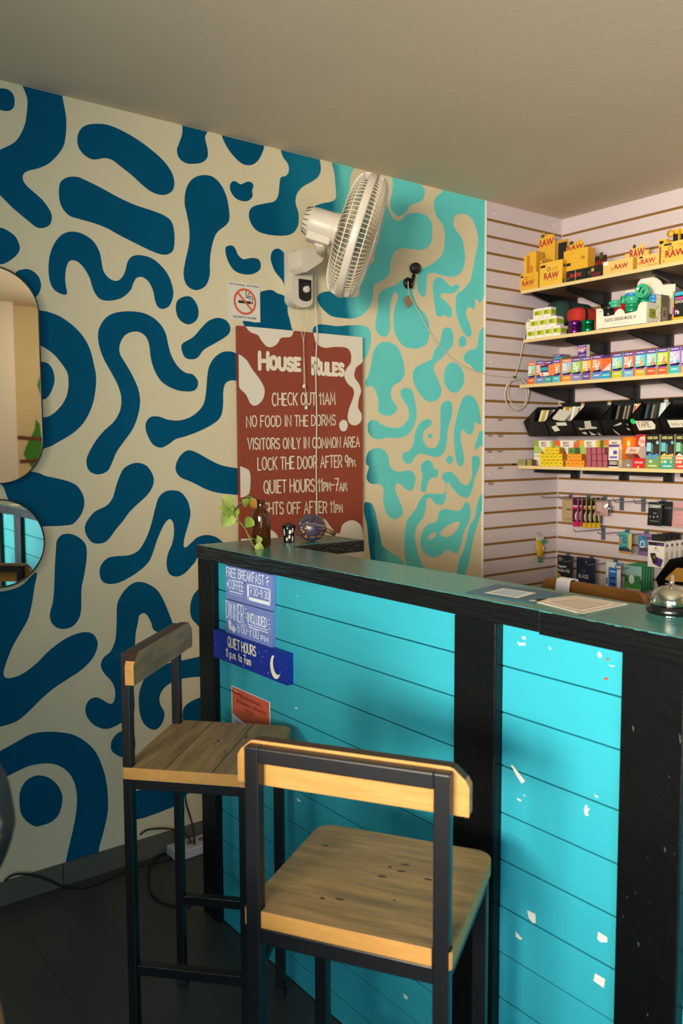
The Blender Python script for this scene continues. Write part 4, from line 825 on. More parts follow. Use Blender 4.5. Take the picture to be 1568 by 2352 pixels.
strokes(mb, [[(.28, .73), (.74, .29)]], lambda u, v, h: f(u, v, h), .055, cO, .0008)
mb.build('notice', label='square no smoking notice with orange ring taped on wall', cat='notice', recalc=False)

# ------------------------------------------------------------------ wall fan
m_fan = mat('aged_white_plastic', '#d3c6b0', .38, var=.12, vscale=14); m_fan2 = mat('fan_guard_wire', '#d8cdb8', .35); m_fblk = mat('fan_panel_black', '#141312', .4); m_blade = mat('fan_blade_plastic', '#a9b0a4', .3, alpha=1)
FC = PW(820, 543, .30); aA = math.radians(17.5)
AX = (RT*math.cos(aA) - UP*math.sin(aA) + FW*.03).normalized()
fan = thing('wall_fan', 'white wall fan with wire guard mounted above the red board', 'fan', (PW(692, 700, 0).x, 0, PW(692, 700, 0).z))
FR = .205
a1 = AX.orthogonal().normalized(); a2 = AX.cross(a1)
def fp(r, h, t): return FC + AX*h + (a1*math.cos(t)+a2*math.sin(t))*r
def guard(name, prof, n, rings, label=None):
    mb = MB()
    sm = spline(prof, 4, False)
    for k in range(n): mb.tube([fp(r, h, 2*PI*k/n) for r, h in sm], .00135, m_fan2, n=5)
    for r, h in rings: mb.tube([fp(r, h, 2*PI*k/64) for k in range(64)], .0019, m_fan2, n=6, closed=True)
    mb.build(name, fan, label)
guard('rear_guard', [(FR, -.004), (FR-.002, -.022), (FR-.014, -.045), (FR-.05, -.06), (.075, -.066), (.05, -.066)], 84, [(FR-.006, -.034), (.10, -.0645), (.05, -.066)])
guard('front_guard', [(FR, .004), (FR-.002, .022), (FR-.012, .042), (FR-.045, .057), (.08, .066), (.045, .067)], 84, [(FR-.006, .034), (.11, .0635), (.045, .067)])
mb = MB(); prof = [(FR-.003, -.013), (FR+.004, -.013), (FR+.006, -.008), (FR+.006, .008), (FR+.004, .013), (FR-.003, .013), (FR-.003, -.013)]; mb.lathe(prof, FC, m_fan, AX, 72); mb.build('rim_band', fan)
mb = MB(); mb.lathe([(0, .071), (.03, .071), (.045, .068), (.046, .062), (0, .062)], FC, m_fan, AX); mb.build('badge_cap', fan)
for k in range(3):
    mb = MB(); t0 = 2*PI*k/3+.4; vs = []; nr = 6; nt = 9
    for i in range(nr):
        r = .03+.155*i/(nr-1)
        for j in range(nt):
            u = j/(nt-1)-.5; wd_ = (.5+.75*math.sin(min(1, i/(nr-1)*1.05)*PI*.62)); t = t0+u*wd_*1.1+.25*i/(nr-1); vs.append(fp(r, -.012-.045*u+.006*math.cos(u*PI), t))
    mb.add(vs, [(i*nt+j, i*nt+j+1, (i+1)*nt+j+1, (i+1)*nt+j) for i in range(nr-1) for j in range(nt-1)], m_blade, True)
    ob = mb.build('blade', fan, recalc=False); md = ob.modifiers.new('thickness', 'SOLIDIFY'); md.thickness = .0025
mb = MB(); mb.lathe([(0, .03), (.018, .03), (.032, .018), (.034, -.03), (0, -.03)], FC, m_blade, AX); mb.build('blade_hub', fan)
mb = MB(); mb.lathe([(0, -.062), (.052, -.062), (.056, -.066), (.055, -.075), (.0515, -.085), (.050, -.15), (.047, -.172), (.038, -.187), (.02, -.194), (0, -.195)], FC, m_fan, AX, 40)
mb.lathe([(.052, -.081), (.0535, -.083), (.0535, -.087), (.052, -.089)], FC, m_fan, AX, 40)
md_ = -Vector((0, 0, 1)); md_ = (md_-AX*md_.dot(AX)).normalized(); sd_ = AX.cross(md_)
q0 = FC-AX*.165+md_*.03
mb.obox(q0-sd_*.032, AX*.085, sd_*.064, md_*.034, m_fan)
mb.build('motor_housing', fan, bevel=.006)
mb = MB()
for k in range(16):
    t = 2*PI*k/16; mb.tube([fp(.0385, -.1872, t), fp(.0475, -.170, t)], .0016, m_fblk, n=5)
mb.build('vent_slots', fan)
by = .05
mb = MB(); BL = [PW(x, y, by) for x, y in [(669.5, 572), (717, 572)]]; xl, xr, zt_ = BL[0].x, BL[1].x, BL[0].z; zb = PW(692, 706, by).z; rr = (xr-xl)/2
out = [(xl, zt_-.004), (xl+.004, zt_), (xr-.004, zt_), (xr, zt_-.004)] + [(xr-rr+rr*math.cos(t), zb+rr*.62-rr*.62*math.sin(t)) for t in [PI*k/16 for k in range(17)]]
mb.prism([(x, -by, z) for x, z in out], [(x, -.0005, z) for x, z in out], m_fan); mb.build('wall_mount', fan, bevel=.006, segs=3)
pl_ = [PW(x, y, by) for x, y in [(685.5, 640), (716, 645)]]; xa, xb, za = pl_[0].x, pl_[1].x-.004, pl_[0].z; zc = PW(700, 692, by).z; r3 = (xb-xa)/2
out = [(xa, za), (xb, za)] + [(xb-r3+r3*math.cos(t), zc+r3*.55-r3*.55*math.sin(t)) for t in [PI*k/12 for k in range(13)]]
mb = MB(); mb.prism([(x, -by-.002, z) for x, z in out], [(x, -by, z) for x, z in out], m_fblk)
cp = Frame((xa, -by-.002, zc), (xb-xa, 0, 0), (0, 0, za-zc), (0, -1, 0))
for k in range(6): put_ell(mb, cp, .5+.36*math.cos(.3+k*.5), .55+.27*math.sin(.3+k*.5), .02, .012, K('#b9b2a4'), n=6)
panel = mb.build('control_panel', fan, 'black control panel')
kp = PW(702, 665, by+.002)
mb = MB(); mb.lathe([(.0125, 0), (.0125, .004), (.0115, .012), (.010, .014), (0, .014)], (kp.x, kp.y, kp.z), m_fan, (0, -1, 0), 24)
mb.box(kp.x-.002, kp.x+.002, kp.y-.0155, kp.y-.013, kp.z-.0105, kp.z+.0105, m_fan); mb.build('knob', panel)
mb = MB(); o = [(688, 573), (741, 567), (750, 582), (738, 602), (702, 626), (692, 612)]
mb.prism([PW(x, y, .125) for x, y in o], [Vector((PW(x, y, .125).x, -by+.002, PW(x, y, .125).z)) for x, y in o], m_fan); ar = mb.build('bracket_arm', fan, bevel=.005, segs=3)
pv = PW(731, 581, .126); mb = MB(); mb.lathe([(0, .003), (.005, .003), (.006, 0), (0, 0)], pv, K('#5a4e40', .4, 1), (0, -1, 0), 16); mb.build('pivot_bolt', ar)
mb = MB(); n0 = PW(741, 585, .11); n1 = FC-AX*.115+md_*.05
mb.tube([n0, n0.lerp(n1, .5), n1], [.016, .019, .022], m_fan, n=16); mb.build('tilt_neck', fan)
m_cord = mat('cream_cord', '#c9bfa6', .6)
mb = MB(); mb.tube(spline([(PW(*p, .026).x, -.026, PW(*p, .026).z) for p in [(723, 625), (724, 700), (727, 745), (728, 765), (725, 850), (727, 960), (726, 1080), (728, 1195), (727, 1260)]], 5, False), .0026, m_cord)
mb.build('power_cord', fan)
for (x0, y0), (x1, y1) in (((681, 703), (698, 887)), ((705, 704), (703, 936))):
    mb = MB(); pts = [(x0, y0), (lerp(x0, 697, .55), lerp(y0, 800, .5)), (697, 790), (lerp(697, x1, .5), (790+y1)/2), (x1, y1)]
    mb.tube(spline([Vector((PW(*p, .034).x, -.034, PW(*p, .034).z)) for p in pts], 5, False), .0010, m_cord, n=6); cdn = mb.build('pull_cord', fan)
    p = PW(x1, y1, .034); mb = MB(); mb.lathe([(0, .008), (.0035, .007), (.0058, 0), (.0058, -.006), (.004, -.0068), (0, -.007)], p, m_bw, (0, 0, 1), 16); mb.build('cord_pull', cdn)

# ------------------------------------------------------------------ black adapter on the wall and its extension lead
m_blkpl = mat('black_plastic', '#0d0d0e', .35)
ad = thing('cable_adapter', 'black round cable adapter with small tan tag on aqua mural', 'adapter', PW(940, 690, 0))
p = PW(950, 617, .0); mb = MB(); mb.lathe([(0, .024), (.010, .0245), (.018, .024), (.0225, .020), (.0225, .004), (.020, 0), (0, 0)], p+Vector((0, -.001, 0)), m_blkpl, (-.25, -1, -.1), 28)
mb.lathe([(.009, .0246), (.011, .0262), (.013, .0246)], p+Vector((0, -.001, 0)), m_blkpl, (-.25, -1, -.1), 24); mb.build('round_socket', ad)
p2 = PW(935, 651, .0); mb = MB(); mb.lathe([(0, .012), (.016, .012), (.0215, .009), (.023, .003), (.022, 0), (0, 0)], p2+Vector((0, -.001, 0)), m_blkpl, (0, -1, 0), 28); mb.build('wall_plate', ad)
mb = MB(); mb.tube([PW(950, 632, .016), PW(946, 650, .02), PW(944, 662, .018)], [.008, .007, .006], m_blkpl, n=12); mb.build('neck', ad)
mb = MB(); o = [(928, 686), (939, 678), (947, 697), (935, 707)]; mb.prism([PW(*q, .012) for q in o], [PW(*q, .004) for q in o], mat('tag_tan', '#9a7650', .7), mat('tag_orange', '#b4561e', .7)); mb.build('tag', ad)
mb = MB()
def wy(x, y, off): q = PW(x, y, off); return q
path = [wy(937, 646, .03), wy(938, 668, .026), wy(946, 690, .02), wy(962, 716, .008), wy(985, 760, .006), wy(1015, 800, .006), wy(1060, 838, .006), wy(1112, 858, .008), wy(1150, 864, .010), wy(1178, 866, .014)]
mb.tube(spline(path, 6, False), .0022, m_cord)
lp = []
for k in range(26*3+1):
    t = 2*PI*k/26; c3 = [(1186, 905, 27, 38), (1190, 900, 24, 32), (1184, 908, 25, 35)][min(2, k//26)]
    lp.append(wy(c3[0]-c3[2]*math.sin(t), c3[1]-c3[3]*math.cos(t), .012+.004*math.sin(t*.5+1)+.0025*(k/26)))
mb.tube(spline([wy(1178, 866, .014)]+lp, 2, False), .0021, m_cord, n=6)
mb.tube(spline([wy(1181, 864, .016), wy(1190, 840, .012), wy(1199, 800, .010), wy(1206, 764, .012)], 5, False), .0021, m_cord)
mb.build('extension_lead', label='cream cable running from black adapter to a hanging coil', cat='cable')
mb = MB(); q = wy(1179, 866, .012); mb.ball((q.x, q.y-.006, q.z), .006, m_blkpl, n=10); mb.tube([q+Vector((0, .012, 0)), q], .002, m_blkpl, n=6); mb.build('cable_hook', label='small black hook holding the cream cable coil', cat='hook')

# ------------------------------------------------------------------ on the floor by the wall
m_psw = mat('power_strip_white', '#b9b6b8', .4)
ps = thing('power_strip', 'white power strip on the floor behind the counter post', 'power strip', (-2.01, -.055, 0))
mb = MB(); mb.box(-2.078, -1.93, -.092, -.0125, .0, .032, m_psw); mb.build('case', ps, bevel=.004)
mb = MB()
for k in range(3): mb.lathe([(0, .0335), (.013, .0335), (.014, .032), (0, .032)], (-2.05+.045*k, -.052, 0), mat('socket_grey', '#77757a', .5), (0, 0, 1), 20)
mb.build('socket', ps)
m_cbl = mat('black_cable', '#0c0b0a', .5); m_cbr = mat('brown_cable', '#2c1d14', .6)
def vf(x, y): return (x/2.8, 1600+y/2.8)
def fl(x, y, z=.0045):
    q = PZ(*vf(x, y), z); q.y = min(q.y, -.017); return q
def wf(x, y, off=.016): return PW(*vf(x, y), off)
mb = MB(); mb.tube(spline([wf(30, 1185), wf(80, 1150), wf(150, 1140), wf(230, 1152), wf(320, 1182), fl(400, 1212), fl(520, 1228), fl(640, 1200), fl(740, 1152), fl(820, 1118), fl(905, 1085), fl(1000, 1066), fl(1100, 1042)], 5, False), .0035, m_cbl); mb.build('floor_cable', label='black cable trailing along the skirting to the power strip', cat='cable')
mb = MB(); mb.tube(spline([wf(1130, 868, .02), fl(1070, 935), fl(1005, 1010), fl(962, 1110), fl(955, 1190), fl(975, 1265), fl(1040, 1325), fl(1150, 1345), fl(1230, 1340)], 6, False), .0035, m_cbl); mb.build('floor_cable', label='black cable making a wide loop on the floor', cat='cable')
mb = MB(); mb.tube(spline([wf(900, 890, .014), wf(940, 860, .014), wf(1000, 850, .014), wf(1080, 850, .015), wf(1180, 872, .02), fl(1230, 940, .034)], 5, False), .003, m_cbl); mb.build('floor_cable', label='thin black cable draped along the top of the skirting', cat='cable')
mb = MB(); mb.tube(spline([wf(1190, 640, .006), wf(1200, 700, .006), wf(1222, 770, .008), wf(1240, 840, .014), wf(1248, 900, .03), fl(1252, 950, .034)], 5, False), .003, m_cbr); mb.build('wall_cable', label='brown cable hanging down wall to the power strip', cat='cable')

# ------------------------------------------------------------------ at the left edge, close to the camera
VC_ = CAM + ray(-207, 1900)*.90; vr = .104
vz = VC_.z-.135
va = thing('mottled_vase', 'dark mottled rounded vase cut off by the left frame edge', 'vase', (VC_.x, VC_.y, vz))
m_vase = mat('mottled_glaze', '#8f8674', .5, var=1, vcol='#100b07', vscale=30, ramp=(.56, .66))
mb = MB(); prof = spline([(0, .0005), (.045, .0005), (.05, .006), (.075, .05), (vr*.99, .11), (vr, .145), (vr*.9, .185), (.06, .225), (.042, .245), (.046, .262), (.05, .268), (.044, .266), (.036, .245), (.03, .24)], 5, False)
mb.lathe(prof, (VC_.x, VC_.y, vz), m_vase, n=40); mb.build('body', va)
tz = vz-.0005; TC = Vector((-3.329, -1.72, 0)); tr = .27
tb = thing('side_table', 'pale round table with brown rim at lower left corner', 'table', (TC.x, TC.y, 0))
mb = MB(); mb.lathe([(0, tz), (tr-.008, tz), (tr-.002, tz-.003), (tr, tz-.01), (tr, tz-.022), (tr-.006, tz-.03), (0, tz-.03)], TC, mat('table_top_brown', '#8a5a2a', .5), n=64); mb.build('table_top', tb)
mb = MB(); mb.lathe([(tr-.012, tz-.0302), (tr-.012, tz-.2), (tr-.03, tz-.2), (tr-.03, tz-.0302)], TC, mat('table_apron_cream', '#cfc4a8', .6), n=64); mb.build('apron', tb)
mb = MB(); mb.lathe([(0, tz-.0305), (.04, tz-.0305), (.035, .03), (.17, .02), (.17, 0), (0, 0)], TC, mat('table_apron_cream', '#cfc4a8', .6), n=32); mb.build('pedestal', tb)

# ------------------------------------------------------------------ chair behind the counter
XC = -1.3; ya, yb = PR(1243, 1349, -XC).y, PR(1478, 1360, -XC).y; ztop = 1.002
m_chair = wood('chair_wood', '#96642a', '#6b4218', (8, 1.2, 8), rough=.45)
ch = thing('wooden_chair', 'brown wooden chair standing behind the counter, its back rail showing', 'chair', (XC+.2, (ya+yb)/2, 0))
mb = MB(); r = .03
o = [(yb, ztop-.12), (ya, ztop-.12)] + [(ya-r+r*math.cos(t), ztop-r+r*math.sin(t)) for t in [PI/2*k/6 for k in range(7)]] + [(yb+r-r*math.sin(t), ztop-r+r*math.cos(t)) for t in [PI/2*k/6 for k in range(7)]]
mb.prism([(XC, y, z) for y, z in o], [(XC+.02, y, z) for y, z in o], m_chair); mb.build('back_rail', ch, bevel=.004)
for y in (ya-.03, yb+.03):
    mb = MB(); mb.box(XC+.02, XC+.05, y-.018, y+.018, 0, ztop-.01, m_chair); mb.build('leg', ch, bevel=.003)
    mb = MB(); mb.box(XC+.40, XC+.435, y-.018, y+.018, 0, .43, m_chair); mb.build('leg', ch, bevel=.003)
mb = MB(); mb.box(XC+.05, XC+.45, yb, ya, .431, .455, m_chair); mb.build('seat', ch, bevel=.006)
mb = MB(); mb.box(XC, XC+.018, yb+.02, ya-.02, .72, .78, m_chair); mb.build('middle_rail', ch, bevel=.003)
m_cloth = mat('white_cloth', '#d9d4d6', .8, bump=.3, bscale=80)
p0, p1 = PR(1275, 1350, -XC+.003).y, PR(1308, 1350, -XC+.003).y
mb = MB(); cs = [(XC-.006, ztop-.08), (XC-.006, ztop-.02), (XC-.004, ztop+.003), (XC+.008, ztop+.0055), (XC+.022, ztop+.004), (XC+.026, ztop-.008), (XC+.027, ztop-.012)]
ny = 9; vs = []
for i in range(ny):
    y = lerp(p0, p1, i/(ny-1))
    for j, (x, z) in enumerate(cs): vs.append((x-.002*abs(math.sin(i*1.3))*(1 if j < 3 else -1), y-.012*(j/6), z+.002*abs(math.sin(i*1.9))))
mb.add(vs, [(i*7+j, i*7+j+1, (i+1)*7+j+1, (i+1)*7+j) for i in range(ny-1) for j in range(6)], m_cloth, True)
ob = mb.build('cloth', label='white cloth hung over the chair back rail', cat='cloth', recalc=False)
md = ob.modifiers.new('thickness', 'SOLIDIFY'); md.thickness = .0015; md.offset = 0
# ================================================================== shelves, brackets, goods on the slatted wall
m_shelf = mat('shelf_board', '#7d6040', .6, var=.12, vscale=6); m_shelfedge = mat('shelf_edge_band', '#d9bd84', .5); m_brk = mat('shelf_bracket_black', '#0b0b0a', .45, var=.3, vscale=30)
XF = -.30; ST = .014
def v1(x, y): return (1100+x/3.3504, 480+y/3.3504)
def v2(x, y): return (1100+x/3.3504, 860+y/3.3504)
SH_Z = [2.0705, 1.852, 1.6505, 1.2845]                            # undersides
LEFT = [-.014, -.036, -.014, -.010]
TIPS = [[v1(410, 640), v1(665, 590), v1(1335, 460)], [v1(660, 985), v1(1145, 915)], [v1(390, 1385), v1(888, 1350), v1(1402, 1308)], [v2(430, 740), v2(805, 755), v2(1150, 762), v2(1555, 770)]]
WORDS = ['top', 'second', 'third', 'lowest']
SLAB = []
for i, z in enumerate(SH_Z):
    t = thing('wall_shelf', WORDS[i]+' wooden shelf on the slatted wall, '+['loaded with yellow cartons', 'with white and lime cartons', 'lined with slim striped boxes', 'with yellow and orange cubes'][i], 'shelf', (XF/2, -.6, z), 'wooden shelves on the slatted wall')
    ye = -1.45
    mb = MB(); mb.box(XF+.003, -.004, ye, LEFT[i], z, z+ST, m_shelf); mb.build('board', t)
    mb = MB(); mb.box(XF, XF+.003, ye, LEFT[i], z, z+ST, m_shelfedge); mb.build('edge_band', t, 'pale front edge')
    ysb = [PR(*p, .288).y for p in TIPS[i]]
    if i == 0: ysb.append(ysb[-1]-.42)
    if i == 1: ysb = [ysb[0]]+ysb[1:]+[ysb[-1]-.40]
    for y in ysb:
        b = MB(); w = .012; y0, y1 = y-w, y
        tipd, rootd = (.012, .062) if i < 3 else (.016, .030)
        o = [(XF+.004, z-.0008), (XF+.004, z-tipd), (-.012, z-rootd), (-.012, z-.0008)]
        b.prism([(x, y0, zz) for x, zz in o], [(x, y1, zz) for x, zz in o], m_brk)
        b.tube([(XF+.006, y0+.002, z+.004), (XF+.004, y0+.002, z-.004)], .0035, m_brk, n=6)
        b.box(-.014, -.0008, y0-.017, y1+.017, z-rootd-.022, z-.0008, m_brk)
        b.build('bracket', t, bevel=.0012)

def sz(i): return SH_Z[i]+ST+.0003
# flat front boxes; the front face looks along -x, its left edge has the larger y
def face_of(y0, y1, z0, z1, x): return Frame((x, y0, z0), (0, y1-y0, 0), (0, 0, z1-z0), (-1, 0, 0))
def side_of(x0, x1, y1, z0, z1): return Frame((x0, y1, z0), (x1-x0, 0, 0), (0, 0, z1-z0), (0, -1, 0))
def fbox(bl, tr, xf, dep, zb, m, mside=None, gap=.0006, zt=None):
    y0 = PR(*bl, -xf).y-gap; p = PR(*tr, -xf); y1 = p.y+gap; z0 = zb if zb is not None else PR(*bl, -xf).z; z1 = zt if zt else p.z
    b = MB(); b.box(xf, xf+dep, y1, y0, z0, z1, mside or m)
    put_rect(b, face_of(y0, y1, z0, z1, xf), 0, 1, 0, 1, m, .0002)
    return b, face_of(y0, y1, z0, z1, xf), side_of(xf, xf+dep, y1, z0, z1), (y0, y1, z0, z1)
Y1, Y2, RD, BKX, GRY, WHT = K('#d9a52a'), K('#c08a22'), K('#a3231c'), K('#141210'), K('#4a3a1c'), K('#e2d9c6')
TAN, TAN2, ORG = K('#dab365'), K('#c2924a'), K('#d98a1e')
def q1(x, y): return (1170+x/7.127, 510+y/7.127)
def q2(x, y): return (1350+x/7.193, 500+y/7.193)
def q3(x, y): return (1190+x/7.84, 650+y/7.84)
def q4(x, y): return (1350+x/7.193, 610+y/7.193)
def q5(x, y): return (1190+x/7.84, 770+y/7.84)
def q6(x, y): return (1380+x/8.34, 770+y/8.34)
def q7(x, y): return (1170+x/7.467, 990+y/7.467)
def q8(x, y): return (1360+x/7.538, 990+y/7.538)
def rawdeco(b, f, red=RD, badge=GRY, corner=BKX, u=(.2, .85), v=(.22, .52), logo=True):
    ops = [('t', 'RAW', u[0], u[1], v[0], v[1], red, .03)]
    if logo: ops += [('e', lerp(*u, .32), v[1]+.14, .085, .085, badge), ('e', lerp(*u, .32), v[1]+.14, .06, .06, Y1), ('t', '100', lerp(*u, .55), lerp(*u, .95), v[1]+.06, v[1]+.2, ORG, .02)]
    if corner: ops += [('r', .04, .26, .80, .90, corner)]
    ops += [('r', u[0]+.15, u[1], v[0]-.07, v[0]-.05, Y2)]
    deco(b, f, ops)
Z0 = sz(0)
GRP1 = 'yellow and black paper cartons on the top shelf'
# a  leftmost display tray with upright packs and a raised lid card
b, f, s, e = fbox(q1(140, 1145), q1(470, 805), -.285, .16, Z0, Y1, Y2); y0, y1, z0, z1 = e
t = thing('display_carton', 'yellow display carton at the far left of top shelf, packs standing in it', 'carton', (-.2, (y0+y1)/2, Z0), GRP1)
rawdeco(b, f, u=(.2, .8), v=(.28, .6)); b.build('tray', t)
for k, (l, r, tp) in enumerate([(150, 285, 545), (295, 440, 470)]):
    bb, ff, ss, ee = fbox(q1(l, 1000), q1(r, tp), -.262+.02*k, .05, Z0+.002, Y1, Y2)
    vs, fs = text_mesh('RAW', .02); bb.add([ff(.62-.34*y, .30+.36*x, .0008) for x, y in vs], fs, RD)
    bb.build('pack', t)
bb, ff, ss, ee = fbox(q1(440, 1000), q1(745, 330), -.16, .012, Z0+.002, Y1, Y2, zt=PR(*q1(740, 300), .16).z)
ww = ff; put_poly(bb, ww, [(.0, .98), (.97, .98), (.94, 1.12), (.55, 1.16), (.45, 1.12), (.4, 1.2), (.25, 1.2), (.22, 1.1), (.05, 1.06)], Y1, .0005)
deco(bb, ww, [('t', 'RAW', .08, .93, .93, 1.07, RD, .03), ('e', .32, 1.14, .1, .035, GRY)]); bb.build('lid_card', t)
for k in range(5):
    yy = lerp(ee[0], ee[1], (k+.1)/5); bb = MB(); bb.box(-.2-.005*k, -.165, yy-.0125, yy, Z0+.002, Z0+.118+.006*k, Y1 if k % 2 else Y2)
    fx = face_of(yy, yy-.0125, Z0+.002, Z0+.118+.006*k, -.2-.005*k); put_rect(bb, fx, .2, .75, .86, .93, BKX); put_rect(bb, fx, .3, .6, .3, .6, GRY); bb.build('pack', t)
# b  open carton in front
b, f, s, e = fbox(q1(487, 1075), q1(868, 605), -.292, .027, Z0, K('#dfae38'), Y2)
rawdeco(b, f, v=(.28, .56), u=(.2, .85)); deco(b, s, [('r', .1, .4, .06, .2, BKX), ('r', .25, .75, .7, .82, BKX)])
b.build('carton', label='open yellow carton with red lettering in front of the tall ones', cat='carton', group=GRP1)
# black flat boxes
b, f, s, e = fbox(q1(928, 985), q1(1255, 745), -.285, .075, Z0, BKX); zD = e[3]
deco(b, f, [('t', 'RAW', .2, .78, .35, .72, K('#c22a20'), .03), ('e', .1, .35, .08, .16, GRY), ('r', .455, .475, 0, 1, K('#b9a88a'))]); b.build('carton', label='black flat carton with red lettering under the tall yellow carton', cat='carton', group=GRP1)
# c  tall carton resting above the black box, lid up
b, f, s, e = fbox(q1(880, 800), q1(1285, 420), -.262, .05, zD+.0006, Y1, Y2, zt=PR(*q1(1285, 400), .262).z)
t = thing('display_carton', 'tall yellow carton stacked on the black one, raised lid card', 'carton', (-.24, (e[0]+e[1])/2, e[2]), GRP1)
deco(b, f, [('t', '20', .72, .88, .50, .64, GRY), ('r', .08, .3, .28, .42, BKX), ('p', [(0, .98), (.1, .98), (.12, 1.18), (.22, 1.2), (.24, 1.42), (.42, 1.42), (.45, 1.3), (.75, 1.42), (.78, 1.3), (.82, 1.2), (.85, .98)], Y1), ('t', 'RAW', .14, .82, 1.0, 1.22, RD, .03), ('e', .32, 1.33, .09, .09, GRY), ('t', '100', .52, .74, 1.25, 1.36, ORG)])
b.build('carton', t)
bb, ff, ss, ee = fbox(q1(770, 620), q1(950, 270), -.20, .006, zD+.0006, Y2, Y2); deco(bb, ff, [('r', .12, .96, .45, .93, BKX)]); bb.build('back_flap', t)
# e  black carton with lid
b, f, s, e = fbox(q1(1262, 920), q1(1515, 690), -.288, .024, Z0, BKX)
t = thing('display_carton', 'black carton with red lettering and raised lid beside wide tan carton', 'carton', (-.24, (e[0]+e[1])/2, Z0), GRP1)
deco(b, f, [('t', 'RAW', .32, .95, .12, .42, K('#8d1420'), .03), ('e', .16, .5, .12, .15, GRY), ('r', .3, .48, .55, .82, TAN2)]); b.build('carton', t)
bb, ff, ss, ee = fbox(q2(20, 770), q2(300, 610), -.205, .006, Z0+.03, BKX); deco(bb, ff, [('t', 'RAW', .15, .98, .15, .75, K('#a32018'), .03), ('e', .72, 1.0, .13, .2, GRY)]); bb.build('lid_card', t)
# f  wide tan carton, card behind it
b, f, s, e = fbox(q2(245, 958), q2(745, 642), -.29, .12, Z0, TAN, Y1)
deco(b, f, [('t', 'RAW', .4, .84, .30, .66, RD, .03), ('e', .32, .36, .07, .14, TAN2), ('r', 0, .18, .72, 1.02, WHT)]); b.build('carton', label='wide tan carton with red lettering in the middle of top shelf', cat='carton', group=GRP1)
b, f, s, e = fbox(q2(600, 780), q2(1005, 520), -.155, .02, Z0, TAN, TAN2)
deco(b, f, [('p', [(.2, .97), (.3, 1.12), (.36, 1.3), (.45, 1.32), (.5, 1.16), (.7, 1.22), (.88, 1.32), (.86, 1.1), (.84, .97)], TAN), ('t', 'RAW', .22, .84, .78, 1.12, RD, .03), ('e', .41, 1.22, .07, .08, GRY)])
b.build('carton', label='tan card box with raised red lettered card behind the wide tan carton', cat='carton', group=GRP1)
b, f, s, e = fbox(q2(805, 848), q2(1178, 570), -.286, .05, Z0, TAN, TAN2)
deco(b, f, [('t', 'RAW', .18, .84, .32, .72, K('#b8351f'), .03), ('e', .1, .42, .08, .12, TAN2), ('r', .1, .26, .80, .93, BKX), ('r', .5, .95, .12, .22, TAN2)]); b.build('carton', label='tan carton with red lettering just left of the big yellow carton', cat='carton', group=GRP1)
# i  big carton at the right edge
b, f, s, e = fbox(q2(1200, 772), q2(1700, 330), -.292, .15, Z0, K('#dbb04a'), Y2)
t = thing('display_carton', 'big yellow carton at right end of top shelf with packs sticking out', 'carton', (-.22, (e[0]+e[1])/2, Z0), GRP1)
deco(b, f, [('t', 'RAW', .15, .82, .27, .62, RD, .03), ('e', .33, .72, .09, .11, GRY), ('e', .33, .72, .07, .085, Y1), ('t', '100', .58, .8, .7, .85, ORG), ('r', .1, .36, .86, .95, BKX), ('t', '3', .07, .12, .1, .2, GRY)]); b.build('tray', t)
bb, ff, ss, ee = fbox(q2(1160, 700), q2(1300, 345), -.22, .05, Z0+.002, Y1); deco(bb, ff, [('r', .1, .6, .85, .95, BKX), ('r', .15, .5, .5, .75, RD)]); bb.build('pack', t)
for k, (l, r, tp) in enumerate([(1395, 1510, 175), (1520, 1640, 165), (1650, 1760, 160)]):
    bb, ff, ss, ee = fbox(q2(l, 600), q2(r, tp), -.25, .03, Z0+.002, Y1); deco(bb, ff, [('r', .0, .85, .62, .86, BKX)]); bb.build('pack', t)
p = PR(*q2(1365, 265), .282); bb = MB(); bb.lathe([(0, .004), (.014, .004), (.014, 0), (0, 0)], p, Y2, (-1, 0, 0), 20); bb.lathe([(0, .0046), (.010, .0045), (.010, .004)], p, Y1, (-1, 0, 0), 20); bb.build('round_badge', t)

# ------------------------------------------------------------------ second shelf
Z0 = sz(1); LIME, LIMED, WC, WC2 = K('#b3bd1e'), K('#8f9a1c'), K('#e6e1d2'), K('#cfc6b8'); TX = K('#59610f')
GRP2 = 'pyramid of small white and lime cartons'
rows = [([(145, 1060, 308, 885), (313, 1040, 466, 862), (470, 1020, 602, 830), (608, 1005, 757, 790)], 'bottom'), ([(205, 870, 360, 690), (365, 855, 520, 660), (525, 835, 686, 630)], 'middle'), ([(268, 660, 432, 470), (437, 650, 588, 425)], 'top')]
zb = Z0
for rw, rn in rows:
    zt_ = None; xf = -.292
    for k, (l, bt_, r, tp) in enumerate(rw):
        if zt_ is None: zt_ = zb+.0425
        b, f, s, e = fbox(q3(l, bt_), q3(r, tp), xf, .052, zb, WC, WC2, gap=.0003, zt=zt_)
        deco(b, f, [('r', .1, .96, .28, .78, LIME), ('r', .2, .6, .62, .68, TX), ('r', .2, .55, .52, .58, TX), ('r', .2, .6, .42, .48, TX)])
        deco(b, s, [('r', .04, .98, .28, .74, LIMED)])
        nm = ORD[k] if k < len(rw)-1 else 'rightmost'
        b.build('small_carton', label='small white and lime carton, %s in the %s row of the pyramid' % (nm, rn), cat='carton', group=GRP2)
    zb = zt_+.0004
